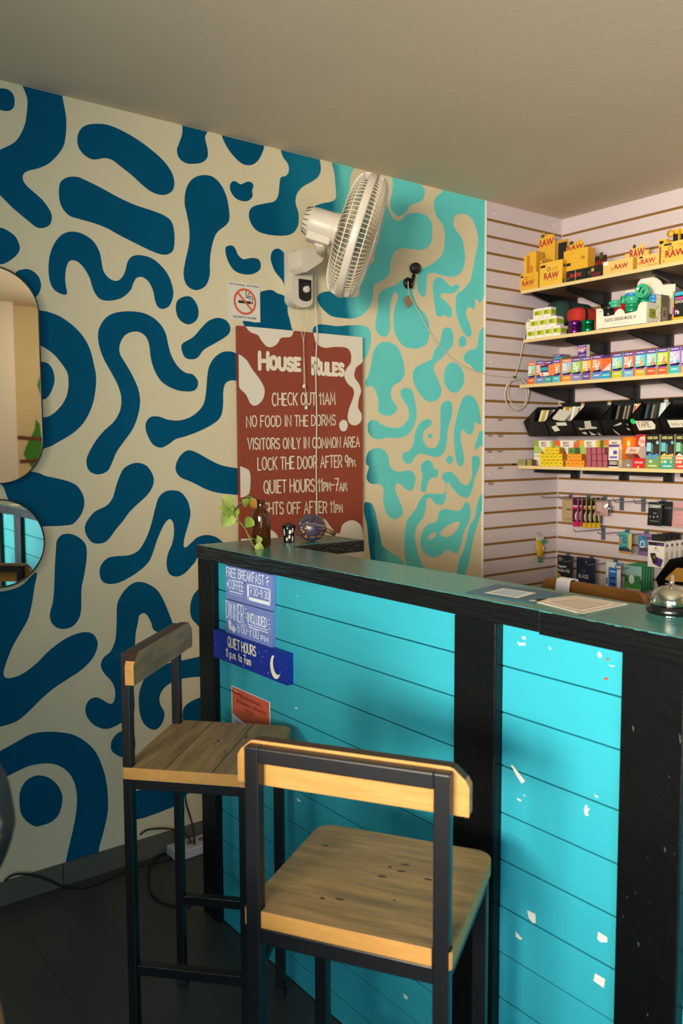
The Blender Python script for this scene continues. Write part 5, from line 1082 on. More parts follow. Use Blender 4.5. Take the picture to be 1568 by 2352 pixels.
def pouch_case(name, label, a, c, r, m, mb2, zc, group):       # soft case lying along the shelf
    t = thing('zip_case', label, 'case', ((a[0]+c[0])/2, (a[1]+c[1])/2, zc), group)
    A0, C0 = Vector((*a, zc)), Vector((*c, zc)); d = (C0-A0).normalized(); s = Vector((0, 0, 1)); w = d.cross(s)
    def body(k0, k1, rr, mm, nm, lab=None):
        b = MB(); n = 28; N = 9; prof = []
        L = (C0-A0).length; vs = []
        for i in range(N):
            tt = k0+(k1-k0)*i/(N-1); en = min(1, (min(tt, 1-tt)*L/.018)) if rr == r else 1
            k = rr*(.72+.28*math.sqrt(max(0, 1-(1-en)**2)))
            if i in (0, N-1) and rr == r: pass
            for j in range(n):
                q = 2*PI*j/n; cx, cz = math.cos(q), math.sin(q)
                pw = .7; vs.append(A0+d*(L*tt)+w*(k*1.05*math.copysign(abs(cx)**pw, cx))+s*(r+k*.97*math.copysign(abs(cz)**pw, cz)))
        fs = [(i*n+j, i*n+(j+1) % n, (i+1)*n+(j+1) % n, (i+1)*n+j) for i in range(N-1) for j in range(n)]+[tuple(range(n))[::-1], tuple((N-1)*n+j for j in range(n))]
        b.add(vs, fs, mm, True); b.build(nm, t, lab)
    body(0, 1, r, m, 'case_body'); body(.16, .24, r*1.02, mb2, 'zip_band', 'black zip band')
GRP3 = 'zip cases on the second shelf'
m_grn = mat('dark_green_fabric', '#10332b', .85, bump=.5, bscale=250); m_red = mat('red_fabric', '#b3251c', .85, bump=.5, bscale=250); m_bl = mat('black_fabric', '#0d0d0d', .85)
yg, yr = PR(*q3(690, 400), .25).y, PR(*q3(965, 520), .25).y
pouch_case('zip_case', 'dark green zip case behind the red one on second shelf', (-.258, yg+.012), (-.03, yg+.012), .056, m_grn, m_bl, Z0+.0505, GRP3)
pouch_case('zip_case', 'red zip case with black band on second shelf', (-.262, yr-.012), (-.03, yr-.012), .0375, m_red, m_bl, Z0+.045, GRP3)
mb = MB(); mb.box(-.235, -.03, yr-.05, yg+.065, Z0, Z0+.044, m_bl); mb.box(-.25, -.235, yr-.05, yg+.065, Z0, Z0+.03, m_bl); mb.build('black_tray', label='low black tray under the two zip cases', cat='tray', bevel=.004)
m_pur = mat('purple_anodised', '#7a2a86', .22, .9); m_green = mat('green_anodised', '#0f8f58', .22, .9)
GRP4 = 'shiny metal tins on the second shelf'
def tin(l, r, base, top, m, label):
    xf = -.272; pl_, pr_ = PR(*q3(l, base), -xf), PR(*q3(r, base), -xf); c = (pl_+pr_)/2; rr = (PR(*q3((l+r)/2+ (r-l)/2, base), -xf)-pl_).length/2*.83; h = PR(*q3(l, top), -xf).z-Z0
    t = thing('metal_tin', label, 'tin', (xf, c.y, Z0), GRP4); O = (xf+.002, c.y, Z0)
    b = MB(); b.lathe([(0, .0003), (rr*.96, .0003), (rr, .002), (rr, h*.48), (rr*.97, h*.485), (rr*.97, h*.515), (rr, h*.52), (rr, h*.97), (rr*.95, h), (0, h)], O, m, n=32); b.build('body', t)
tin(905, 1108, 915, 700, m_pur, 'purple metal tin on the second shelf'); tin(1128, 1362, 885, 690, m_green, 'green metal tin beside the purple one on second shelf')
b, f, s, e = fbox(q3(1368, 845), q3(1396, 690), -.28, .05, Z0, K('#a9401f')); b.build('small_carton', label='narrow orange carton squeezed beside the white grinder tray', cat='carton')
# white cardboard tray of grinders
WB = K('#ded6c2'); xf = -.292
y0, y1 = PR(*q4(135, 1055), -xf).y, PR(*q4(960, 950), -xf).y; zA, zB_ = PR(*q4(135, 725), -xf).z, PR(*q4(905, 605), -xf).z; dep = .125
t = thing('grinder_tray', 'white cardboard tray lettered plastic grinder, full of coloured grinders', 'display tray', (-.23, (y0+y1)/2, Z0))
def zfront(u): return PR(*q4(lerp(135, 960, u), lerp(1055, 945, u)), -xf).z
o = []
for (x, y) in [(135, 1050), (135, 725), (230, 712), (245, 740), (250, 830), (270, 842), (430, 815), (450, 770), (480, 735), (520, 712), (560, 720), (595, 760), (607, 795), (720, 770), (790, 755), (815, 720), (830, 660), (860, 615), (900, 600), (965, 598), (962, 948)]:
    p = PR(*q4(x, y), -xf); o.append((p.y, max(Z0, p.z)))
b = MB(); b.prism([(xf, y, z) for y, z in o], [(xf+.003, y, z) for y, z in o], WB)
ff = Frame((xf, y0, Z0), (0, y1-y0, 0), (0, 0, .12), (-1, 0, 0))
put_text(b, ff, 'PLASTIC GRINDER MODEL 1A', .18, .80, .235, .345, K('#2a2620'), .012); put_rect(b, ff, .34, .66, .13, .15, K('#b9b09c')); put_text(b, ff, '24', .05, .11, .60, .65, K('#2a2620'))
b.build('front_panel', t)
b = MB(); b.box(xf+.003, xf+dep, y1, y1+.003, Z0, zB_, WB); sd = side_of(xf+.003, xf+dep, y1, Z0, zB_); deco(b, sd, [('r', .12, .95, .30, .72, LIMED), ('t', 'PLASTIC', .3, .95, .45, .6, K('#2a2a10'))]); b.build('side_panel', t)
b = MB(); b.box(xf+.003, xf+dep, y0-.003, y0, Z0, zA, WB); b.build('side_panel', t)
b = MB(); b.box(xf+.003, xf+dep, y1+.003, y0-.003, Z0, Z0+.002, WB); b.build('bottom_panel', t)
xb = xf+dep; o = []
for (x, y) in [(600, 800), (610, 425), (800, 395), (805, 350), (830, 270), (880, 215), (960, 185), (1060, 180), (1140, 205), (1200, 255), (1235, 320), (1440, 300), (1420, 800)]:
    p = PR(*q4(x, y), -xb); o.append((p.y, max(Z0, p.z)))
b = MB(); b.prism([(xb, y, z) for y, z in o], [(xb+.003, y, z) for y, z in o], WB)
pA, pB = PR(*q4(945, 380), -xb), PR(*q4(1055, 275), -xb); put_rect(b, Frame((xb, pA.y, pA.z), (0, pB.y-pA.y, 0), (0, 0, pB.z-pA.z), (-1, 0, 0)), .1, .9, 0, 1, K('#d3cf8a')); b.build('back_panel', t)
def mg(n, c): return mat(n, c, .25, .0, coat=.3, var=.1)
GN, GD, BL_, RDp, BK_ = mg('grinder_mint', '#3fb184'), mg('grinder_green', '#0c8a56'), mg('grinder_blue', '#3a8fc4'), mg('grinder_red', '#a3202c'), mg('grinder_black', '#141616')
GRP5 = 'coloured grinders in the white tray'
def grinder(x, y, xd, rpx, hgt, ax, m1, m2, label, z=None):
    c = PR(*q4(x, y), xd); r = rpx/7.193/540*1.0*1.0
    ax = Vector(ax).normalized(); t = thing('grinder', label, 'grinder', c, GRP5)
    c = c - ax*hgt/2
    b = MB(); b.lathe([(0, 0), (r*.95, 0), (r, .002), (r, hgt*.5), (0, hgt*.5)], c, m2, ax, 28); b.build('base', t)
    b = MB(); b.lathe([(0, hgt*.505), (r*.97, hgt*.505), (r*1.02, hgt*.53), (r*1.02, hgt*.95), (r*.96, hgt), (r*.8, hgt), (r*.78, hgt*.96), (0, hgt*.96)], c, m1, ax, 28)
    a_ = ax.orthogonal().normalized(); bb_ = ax.cross(a_)
    for k in range(0, 28): 
        w = a_*math.cos(k*2*PI/28)+bb_*math.sin(k*2*PI/28); b.tube([c+w*r*1.02+ax*hgt*.55, c+w*r*1.02+ax*hgt*.93], .0009, m1, n=4)
    b.build('lid', t); return t
c_ = grinder(905, 425, .255, 105, .030, (-1, -.1, .12), GN, GN, 'mint grinder turned to show its slotted face, topmost in white tray')
bb = MB(); cc = PR(*q4(905, 425), .255)+Vector((-1, -.1, .12)).normalized()*.0163
for (du, dv, ru, rv, an) in ((.006, .002, .0035, .012, .5), (-.010, -.006, .0032, .007, .4), (.0, .012, .003, .004, 0)):
    bb.add([cc+Vector((-.0003, 1, 0)).normalized()*(du+ru*math.cos(k*PI/6)*math.cos(an)+rv*math.sin(k*PI/6)*math.sin(-an))+Vector((.12, 0, 1)).normalized()*(dv+rv*math.sin(k*PI/6)*math.cos(an)+ru*math.cos(k*PI/6)*math.sin(an)) for k in range(12)], [tuple(range(12))], BK_)
bb.build('slots', c_)
grinder(725, 595, .262, 95, .040, (0, 0, 1), GN, GN, 'mint grinder standing in the middle of the white tray'); grinder(720, 500, .250, 97, .020, (0, 0, 1), BL_, BL_, 'blue grinder lid stacked on the standing mint grinder')
grinder(718, 700, .265, 92, .034, (0, 0, 1), GD, GD, 'dark green grinder under the standing mint grinder'); grinder(455, 650, .25, 100, .026, (.1, .1, 1), GN, GN, 'mint grinder lying flat at left of the white tray')
grinder(595, 590, .222, 80, .028, (-.75, .6, .1), GN, GD, 'mint grinder leaning on edge behind the standing one'); grinder(920, 555, .215, 95, .03, (0, 0, 1), GD, GD, 'dark green grinder under the slotted one'); grinder(1085, 550, .20, 85, .03, (0, 0, 1), BL_, BL_, 'blue grinder at the right end of the white tray')
grinder(340, 745, .262, 78, .042, (0, 0, 1), BK_, BK_, 'black grinder at the left end of the white tray'); grinder(530, 720, .235, 95, .04, (0, 0, 1), RDp, RDp, 'red grinder behind the tray notch')
# patterned cartons and poster box
m_pat = mat('speckled_print', '#d6cdb4', .6, var=1, vcol='#5a2f36', vscale=110); m_pat2 = mat('brown_speckled_print', '#7d6e50', .6, var=1, vcol='#3a2c22', vscale=90)
b, f, s, e = fbox(q4(1112, 918), q4(1212, 470), -.29, .055, Z0, m_pat, m_pat2, zt=Z0+.106); put_rect(b, f, .6, .98, .35, .85, K('#8fae62')); deco(b, s, [('r', .15, .75, .05, .55, K('#8d7f66')), ('r', .3, .6, .2, .45, K('#5f4d3c'))]); b.build('carton', label='pink and green speckled carton right of the white grinder tray', cat='carton')
b, f, s, e = fbox(q4(1385, 888), q4(1640, 440), -.29, .05, Z0, BKX, K('#c7942c'), zt=Z0+.108)
deco(b, f, [('r', 0, 1, 0, .1, K('#d0a01f')), ('r', 0, .12, 0, 1, K('#c08a2a')), ('r', 0, .12, .2, .45, K('#a5468c')), ('r', 0, .12, .7, .9, K('#4aa7a0')), ('r', .16, .96, .84, .97, K('#3b9cc0')), ('r', .2, .9, .70, .79, K('#c23a7c')), ('t', 'SOCIAL', .2, .9, .58, .68, WHT), ('t', 'Me', .22, .5, .2, .36, WHT)]); b.build('carton', label='black carton with pink band and white lettering at right edge of second shelf', cat='carton')
p = PR(1213, 745, .30); mb = MB(); O = Vector((-.315, -.016, 0)); O = PW(1213, 758, .025)
mb.lathe([(0, 0), (.012, 0), (.014, .004), (.014, .03), (.011, .036), (.006, .04), (0, .04)], O, mat('adapter_cream', '#d8cfb4', .45), (0, 0, 1), 20)
for k in (-1, 1): mb.tube([O+Vector((.004*k, -.003, .039)), O+Vector((.004*k, -.003, .052))], .0018, m_cord, n=6)
mb.build('cable_socket', label='cream cable end with prongs hanging left of the lime cartons', cat='plug')
# ------------------------------------------------------------------ third shelf: slim striped boxes
Z0 = sz(2); PUR = K('#5b3a8c'); PURD = K('#3a2a66')
GRP6 = 'slim striped boxes on the third shelf'
def slim(b, f, low, pan, dev, band=None, num='35'):
    put_rect(b, f, 0, 1, .84, 1, band or PUR, .0004); put_rect(b, f, .12, .88, .90, .94, K('#cfc4e0'), .0006)
    put_rect(b, f, 0, 1, .33, .84, pan, .0005); put_poly(b, f, [(0, .33), (1, .29), (1, .40), (0, .36)], low, .0005)
    put_text(b, f, num, .06, .52, .50, .80, WC, .03, .0007)
    put_poly(b, f, [(.38, .40), (.58, .37), (.84, .68), (.66, .72)], dev, .0008); put_poly(b, f, [(.62, .66), (.72, .65), (.78, .76), (.70, .78)], WC2, .0009)
    put_ell(b, f, .82, .45, .11, .055, low, .0009, 12)
    put_rect(b, f, 0, 1, 0, .31, low, .0006); put_rect(b, f, .08, .92, .27, .33, PUR, .0008); put_rect(b, f, .2, .8, .15, .18, WC, .0008)
def sb(q, l, bt_, r, tp, low, pan, dev, label, band=None, xf=-.29, side=None, zb=None):
    b, f, s, e = fbox(q(l, bt_), q(r, tp), xf, .022, zb or Z0, WC, side or K(pan), gap=.0005)
    slim(b, f, K(low), pan if not isinstance(pan, str) else K(pan), K(dev), band)
    b.build('slim_box', label=label, cat='box', group=GRP6); return e
OR = '#e0702c'
e1 = sb(q5, 170, 925, 303, 480, '#e2641f', '#8fd0bd', '#d98a4a', 'slim box with orange top band at left end of third shelf', K('#e2641f'))
sb(q5, 313, 915, 465, 455, '#6787b8', '#e8825f', '#c9d6de', 'slim box with slate blue foot behind the toppled box', None)
e3 = sb(q5, 471, 908, 604, 455, '#2fa79c', '#5b3a6c', '#8c5a7a', 'slim box with teal green foot behind the toppled box', PURD)
e4 = sb(q5, 608, 905, 758, 430, '#4aaec6', '#ea8a3a', '#b5cfdc', 'slim box with sky blue foot, dark box lying on top', None)
e5 = sb(q5, 778, 893, 955, 420, '#ec8a24', '#9db4cf', '#d3b45a', 'slim box with orange foot and orange top band, fifth on third shelf', K('#ea7a2c'))
e6 = sb(q5, 963, 878, 1128, 400, '#857fb4', '#9cc350', '#c9cfc0', 'slim box with lilac foot and green panel on third shelf')
e7 = sb(q5, 1138, 865, 1308, 380, '#6a4d90', '#f0a838', '#b9b4c4', 'slim box with violet foot and yellow panel on third shelf')
sb(q5, 1323, 850, 1500, 352, '#5c88bc', '#e8763a', '#a9c9d8', 'slim box with steel blue foot and orange panel on third shelf')
b, f, s, e = fbox(q6(0, 885), q6(194, 370), -.288, .022, Z0, K('#d9612a'), K('#d9612a'))
deco(b, f, [('r', 0, 1, .87, 1, PURD), ('p', [(.05, .34), (1, .66), (1, .34)], WC2), ('r', 0, 1, 0, .33, K('#1099c0')), ('r', .05, .9, .28, .34, PUR), ('r', .15, .85, .14, .17, WC)]); b.build('slim_box', label='plain orange slim box with bright blue foot showing its back', cat='box', group=GRP6)
sb(q6, 202, 880, 408, 335, '#b3bd22', '#6fc6d6', '#dfc94a', 'slim box with lime foot and pale blue panel on third shelf')
sb(q6, 422, 856, 630, 310, '#7ba7c4', '#ea7a55', '#b7d3da', 'slim box with grey blue foot and coral panel on third shelf')
sb(q6, 642, 842, 852, 285, '#efa02a', '#5fbfd6', '#e6a23c', 'slim box with amber foot and blue panel on third shelf')
sb(q6, 860, 824, 1062, 260, '#e4572a', '#86d0b4', '#e0837a', 'slim box with red orange foot and mint panel on third shelf')
sb(q6, 1070, 803, 1280, 236, '#e4572a', '#b5cf30', '#e27a8a', 'slim box with red orange foot and lime panel on third shelf')
sb(q6, 1300, 780, 1515, 210, '#3cb0b2', '#b9a5d6', '#a5d6d3', 'slim box with teal foot and lilac panel on third shelf')
sb(q6, 1526, 768, 1740, 190, '#ef9a2a', '#c7a4d2', '#a9c9d8', 'slim box with orange foot at right edge of third shelf')
# stacked on top, and one toppled
zt4 = e4[3]
b, f, s, e = fbox(q5(625, 430), q5(795, 345), -.285, .055, zt4+.0005, PURD, K('#6a6a64'), zt=zt4+.022)
deco(b, f, [('r', .1, .8, .6, .85, K('#8f86b0')), ('r', .04, .98, .05, .42, K('#2fa0a0'))]); b.build('slim_box', label='dark slim box lying across the tops on third shelf', cat='box', group=GRP6)
b, f, s, e = fbox(q5(1066, 390), q5(1235, 168), -.286, .02, max(e6[3], e7[3])+.0005, WC, WC2, zt=max(e6[3], e7[3])+.052)
slim(b, f, PUR, K('#7a4ea0'), K('#d9a0b0'), PUR); deco(b, f, [('r', 0, 1, .68, .76, K('#e86a2c'))]); b.build('slim_box', label='purple slim box standing on top of the row', cat='box', group=GRP6)
O = PR(*q5(400, 740), .32); hw = abs(PR(*q5(400, 740), .32).y-PR(*q5(545, 740), .32).y)
mb = MB(); mb.obox(O, (0, -hw, 0), (-.003, 0, .046), (.022, -.016, .004), K('#e8742c'))
f = Frame(O, (0, -hw, 0), (-.003, 0, .046), (-1, 0, 0)); deco(mb, f, [('r', 0, 1, .34, 1, PURD), ('r', 0, .95, .52, .80, K('#2fa0a0')), ('r', 0, 1, 0, .34, WC), ('r', .1, .4, .02, .3, K('#e07a5a')), ('r', .6, .9, .02, .3, K('#c0d4d8'))])
mb.build('slim_box', label='toppled slim box tilted over the row, orange end showing', cat='box', group=GRP6)
# ------------------------------------------------------------------ black bins
m_bin = mat('black_bin_plastic', '#0c0c0d', .32); m_lab = K('#d8d0bc'); m_torn = K('#b9b2a2')
GRPB = 'black bins in a row on the slatted wall'; BY = [-.012, -.140, -.2845, -.426, -.566, -.700, -.845]
BN = ['first black bin from left, its front without sticker', 'second black bin from left with two small cream stickers', 'third black bin from left with torn white sticker remains', 'fourth black bin from left with few white scraps', 'black bin lettered tape with a green dot', 'black bin at right edge with long cream label']
BL_LABEL = BN
binpts = [(-.016, 1.571), (-.175, 1.567), (-.272, 1.497), (-.233, 1.434), (-.016, 1.434)]
def make_bin(y0, y1, dx, dz, label, group, pts=None):
    pts = [(x+dx, z+dz) for x, z in (pts or binpts)]
    t = thing('storage_bin', label, 'bin', (-.14+dx, (y0+y1)/2, pts[3][1]), group); w = .0025
    for y in (y0-.001, y1+.001+w):
        b = MB(); b.prism([(x, y-w, z) for x, z in pts], [(x, y, z) for x, z in pts], m_bin); b.build('side_wall', t)
    def panel(p, q, nm, off=0):
        b = MB(); a_, c_ = Vector((p[0], 0, p[1])), Vector((q[0], 0, q[1])); d = (c_-a_).normalized(); n = Vector((d.z, 0, -d.x))*w
        b.obox((p[0], y1+.001+w, p[1]), (0, y0-y1-.002-2*w, 0), c_-a_, -n, m_bin); return b
    fp_ = panel(pts[3], pts[2], 'front'); 
    fr = Frame(Vector((pts[3][0], y0-.0035, pts[3][1])), (0, y1-y0+.007, 0), (pts[2][0]-pts[3][0], 0, pts[2][1]-pts[3][1]))
    if fr.n.x > 0: fr.n = -fr.n
    fp_.build('front_wall', t); panel(pts[4], pts[3], 'b').build('base', t); panel(pts[0], pts[4], 'k').build('back_wall', t)
    b = MB(); b.box(-.012+dx, -.001+min(0, dx), y1+.012, y0-.012, pts[0][1], pts[0][1]+.018, m_bin); b.build('hanger_lip', t)
    return t, fr
bins = []
for i in range(6):
    t, fr = make_bin(BY[i]-.001, BY[i+1]+.001, 0, 0, BL_LABEL[i], GRPB)
    b = MB(); fr2 = Frame(fr.o, fr.U, fr.V, fr.n)
    if i == 1:
        put_poly(b, fr2, [(.15, .62), (.36, .75), (.45, .38), (.22, .3)], m_lab, .003); put_rect(b, fr2, .40, .80, .70, .92, m_lab, .003)
    elif i == 2:
        for pl_ in ([(.45, .95), (.70, .98), (.66, .6), (.85, .55), (.84, .45), (.38, .42), (.16, .38), (.15, .55), (.3, .48), (.4, .5)], [(.2, .2), (.35, .25), (.4, .1), (.3, .08)], [(.5, .3), (.6, .15), (.75, .05), (.55, .02)], [(.8, .2), (.9, .05), (.95, .02), (.83, .03)]): put_poly(b, fr2, pl_, m_torn, .003)
    elif i == 3:
        for pl_ in ([(.4, .6), (.72, .82), (.75, .72), (.6, .62)], [(.85, .45), (.95, .4), (.97, .3), (.9, .32)], [(.35, .4), (.45, .2), (.55, .02), (.5, .02), (.4, .2)], [(.9, .72), (.95, .7), (.94, .6)]): put_poly(b, fr2, pl_, m_torn, .003)
    elif i == 4:
        put_ell(b, fr2, .10, .86, .09, .17, K('#2fc060'), .0032); put_poly(b, fr2, [(.17, .88), (.78, .86), (.86, .6), (.80, .35), (.22, .28)], m_lab, .003)
        hand(b, fr2, 'TAPE', .24, .66, .50, .80, K('#6a4a3a'), wt=.12, h=.0035)
    elif i == 5:
        put_poly(b, fr2, [(.22, .88), (1.0, .86), (1.0, .45), (.26, .42)], m_lab, .003); put_text(b, fr2, 'little book', .32, .92, .54, .74, K('#7a7264'), .0, .0034)
    if b.V: b.build('sticker', t, recalc=False)
    bins.append(t)
cols = [[('#d9c86a', '#e2dccb'), ('#cdbd58', '#e2dccb'), ('#5c5348', '#3a342c'), ('#e4ddcf', '#e4ddcf'), ('#e0d7c4', '#cfc4b0')], [('#d7b24a', '#e4ddcf'), ('#b98a3c', '#e4ddcf'), ('#e6e2d8', '#e6e2d8'), ('#d2ccc0', '#8a6a4a'), ('#e6e0d2', '#e6e0d2')], [],
        [('#23211e', '#6a6250'), ('#1d1c1a', '#857a60'), ('#23211e', '#7d745e'), ('#dbe4e4', '#c04a30'), ('#e8a62c', '#e8a62c')], [('#23252a', '#3c4650'), ('#2a2824', '#7a7260'), ('#23211e', '#3a342c'), ('#a9c0c2', '#c9d3cd'), ('#c3cfcf', '#d8dcd2'), ('#b5b3a4', '#c07a3c')], [('#1f9a4a', '#39b060')]]
BW = ['first', 'second', 'third', 'fourth', 'fifth', 'sixth']
for i, cl in enumerate(cols):
    n = len(cl)
    for k, (c1, c2) in enumerate(cl):
        ya, yb = BY[i]-.008, BY[i+1]+.008
        y = lerp(ya, yb, (k+.55)/max(n, 1)); b = MB(); w = .014 if n > 1 else .05
        tilt = (.028 if i == 0 else .012) if k < 3 else -.004
        hh = .125 if i != 0 else .115
        b.obox((-.205+.012*(k % 2), y-w/2, 1.4372), (0, w, 0), (.11, 0, 0), (.035, -tilt*.3, hh), K(c1))
        f = Frame((-.205+.012*(k % 2), y+w/2, 1.4372), (0, -w, 0), (.035, -tilt*.3, hh)); f.n = Vector((-1, 0, .3)).normalized()
        put_rect(b, f, .15, .85, .2, .95, K(c2), .0006)
        b.build('paper_pack', label='%s standing in the %s black bin, %s' % ('green packet' if i == 5 else 'booklet of papers', BW[i], 'on its own' if n == 1 else ORD[k] if k < n-1 else 'rightmost'), cat='booklet', group='booklets in the black bins')
b = MB(); b.obox((-.236, -.155, 1.506), (0, -.062, -.012), (.05, .0, .040), (-.005, 0, .007), K('#dcd5c6')); b.build('paper_pack', label='white booklet lying slanted on top in the second black bin', cat='booklet', group='booklets in the black bins')

# ------------------------------------------------------------------ lowest shelf
Z0 = sz(3)
WCR, GNC, LGR = K('#ded7c4'), K('#7f9a4a'), K('#9db85a')
GRP7 = 'white bar cartons at the back of the lowest shelf'
specs = [((415, 525), (765, 165), q7, '#8a9a3a', '#b8c95a', 'leftmost, green bottle print'), ((767, 525), (1185, 156), q7, '#dd5a2c', '#e05a28', 'second, red bottle print'), ((1187, 525), (1552, 150), q7, '#dd9424', '#c5cc30', 'third, lime bottle print'), ((190, 500), (602, 150), q8, '#e06a28', '#3a3028', 'rightmost, with orange corner')]
for (l, bt_), (r, tp), q, c1, c2, lab in specs:
    b, f, s, e = fbox(q(l, bt_), q(r, tp), -.215, .06, Z0, WCR, GNC, zt=Z0+.113)
    deco(b, f, [('p', [(0, .48), (0, .82), (.25, .76), (.45, .62), (.48, .48)], LGR), ('p', [(0, .82), (0, 1), (.22, 1), (.25, .76)], K(c1)), ('r', .9, 1, .3, 1, K(c1)), ('r', .80, .90, .45, .9, K(c2)), ('r', .83, .87, .9, .97, K('#2a2622')), ('t', 'MRET', .36, .62, .86, .94, K('#5a3c30')), ('t', 'BARS', .38, .62, .76, .84, K('#5a3c30')), ('e', .45, .48, .06, .09, K('#a5502e')), ('r', 0, .7, .36, .40, LGR)])
    b.build('carton', label='white bar carton behind the cubes, '+lab, cat='carton', group=GRP7)
def cubes(q, rows, col, side, ink, name, gname, words, xf=-.292, dep=.028):
    z = Z0; h = .0268
    for ri, (xs, yb_) in enumerate(rows):
        for k in range(len(xs)-1):
            b, f, s, e = fbox(q(xs[k], yb_), q(xs[k+1], yb_-80), xf+.0015*ri, dep, z, K(col), K(side), gap=.0003, zt=z+h)
            deco(b, f, [('r', .40, .70, .38, .62, K(ink)), ('r', 0, 1, .95, 1, K(side)), ('r', .96, 1, 0, 1, K(side))]); deco(b, s, [('r', .3, .7, .25, .75, K(ink))])
            n = len(xs)-1
            lab = 'single ' if n == 1 else (ORD[k] if k < n-1 else 'rightmost')+' '
            b.build(name, label='%s, %sin the %s' % (words, lab, ['bottom row', 'middle row', 'top row'][ri] if len(rows) > 1 else 'only row'), cat='small box', group=gname)
        z += h+.0012
cubes(q7, [([520, 600, 675, 750, 830, 914], 635), ([515, 590, 668, 745, 822, 902], 540), ([590, 677, 762, 852], 445)], '#e0c216', '#c9761c', '#6f7a18', 'cube_box', 'yellow cube boxes on the lowest shelf', 'yellow cube box on the lowest shelf')
cubes(q7, [([958, 1040, 1117, 1195, 1282], 645), ([985, 1065, 1147, 1232], 545)], '#ef951c', '#c4621c', '#9a6018', 'cube_box', 'orange cube boxes on the lowest shelf', 'orange cube box on the lowest shelf')
def qp(x, y): return (x, y)
cubes(qp, [([1346, 1358.5, 1371, 1383.5, 1396], 1077), ([1346, 1358.5, 1371, 1383.5, 1396], 1064), ([1345, 1357.5, 1370, 1382.5, 1390], 1051)], '#a5525e', '#8a2a36', '#8a6a72', 'cube_box', 'dusky pink cube boxes on the lowest shelf', 'dusky pink cube box on the lowest shelf')
cubes(q7, [([125, 205, 272], 625)], '#8d9458', '#8a5a3a', '#6a7040', 'cube_box', 'olive cube boxes at the left end of the lowest shelf', 'olive cube box at left end of lowest shelf')
cubes(q7, [([300, 378], 625)], '#8d9458', '#7a3a2a', '#6a7040', 'cube_box', 'olive cube boxes beside the gap', 'olive cube box third from the shelf end')
z3 = Z0+2*.0271
b, f, s, e = fbox(q7(1000, 440), q7(1118, 345), -.28, .028, z3, K('#67803a'), K('#4f6a30'), zt=z3+.027); deco(b, f, [('r', .3, .7, .3, .65, K('#3f5a28'))]); b.build('cube_box', label='green cube box on top of the orange cubes', cat='small box', group='orange cube boxes on the lowest shelf')
b, f, s, e = fbox(q8(274, 664), q8(456, 335), -.29, .028, Z0, K('#dcd6c8'), K('#bdb6a8'), zt=Z0+.094)
deco(b, f, [('r', 0, 1, .90, 1, PUR), ('r', .06, .4, .78, .9, K('#c9bfb0')), ('r', .48, .86, .58, .74, PUR), ('r', .55, .8, .74, .90, K('#c5d0c4')), ('r', .12, .88, .40, .50, K('#7a62a8')), ('r', 0, 1, .05, .32, BKX), ('r', .1, .9, .22, .26, WC), ('r', .1, .9, .14, .18, WC)]); b.build('carton', label='white and purple carton beside the dusky pink cubes', cat='carton')
p = PR(*q8(490, 665), .275); rr = .0115
mb = MB(); mb.lathe([(0, 0), (rr, 0), (rr, .085), (rr*.8, .09), (rr*.8, .097), (0, .097)], (-.275, p.y, Z0), K('#c9a886'), n=20); mb.lathe([(rr*1.01, .03), (rr*1.01, .075)], (-.275, p.y, Z0), K('#a8846a'), n=20); mb.build('slim_bottle', label='slim tan bottle left of the orange can on lowest shelf', cat='bottle')
p = PR(*q8(606, 665), .262); rr = .031; m_can = mat('orange_can', '#ef7a14', .3, .3); m_clear = mat('clear_plastic', '#b09a8c', .15, trans=.4)
t = thing('drink_can', 'tall orange can with clear base on lowest shelf', 'can', (-.255, p.y, Z0), None)
b = MB(); b.lathe([(0, .0), (rr*.92, 0), (rr*.95, .002), (rr*.95, .034), (0, .034)], (-.255, p.y, Z0), m_clear, n=28); b.build('clear_base', t)
b = MB(); b.lathe([(0, .0345), (rr, .0345), (rr, .118), (rr*.9, .124), (rr*.88, .126), (0, .124)], (-.255, p.y, Z0), m_can, n=28); b.build('can_body', t)
b, f, s, e = fbox(q8(690, 680), q8(908, 545), -.294, .028, Z0, K('#c41f28'), K('#d07a3a'), zt=Z0+.040); deco(b, f, [('t', 'CODE RED', .16, .84, .48, .66, WC, .02), ('e', .48, .14, .08, .1, K('#c5d04a'))]); zc = e[3]; b.build('small_carton', label='low bright red carton beside the orange can on lowest shelf', cat='carton')
b, f, s, e = fbox(q8(745, 330), q8(915, 205), -.25, .03, Z0, K('#a52628'), K('#8a2020'), zt=Z0+.135); deco(b, f, [('p', [(.25, .72), (.45, .92), (1, .95), (1, .62), (.7, .6)], K('#e0b8a8')), ('t', 'fist', .5, .95, .74, .86, K('#a52628'))]); b.build('carton', label='dark red carton behind the tilted white and red box', cat='carton')
A_ = PR(*q8(600, 455), .302); B_ = PR(*q8(820, 455), .302); C_ = PR(*q8(640, 325), .29)
zb = zc+.0005; y0, y1 = A_.y, B_.y
b = MB(); hexp = [(-.318, zb+.018), (-.300, zb+.044), (-.262, zb+.046), (-.245, zb+.024), (-.258, zb), (-.296, zb)]
b.prism([(x, y1, z) for x, z in hexp], [(x, y0, z) for x, z in hexp], K('#d9c4b4'), K('#d9c4b4'))
f = Frame((-.318, y0, zb+.018), (0, y1-y0, 0), (.018, 0, .026)); f.n = Vector((-.8, 0, .55)).normalized(); deco(b, f, [('r', .02, .98, .03, .2, K('#d0b46a')), ('t', 'fist', .3, .78, .3, .72, K('#a5242c'))])
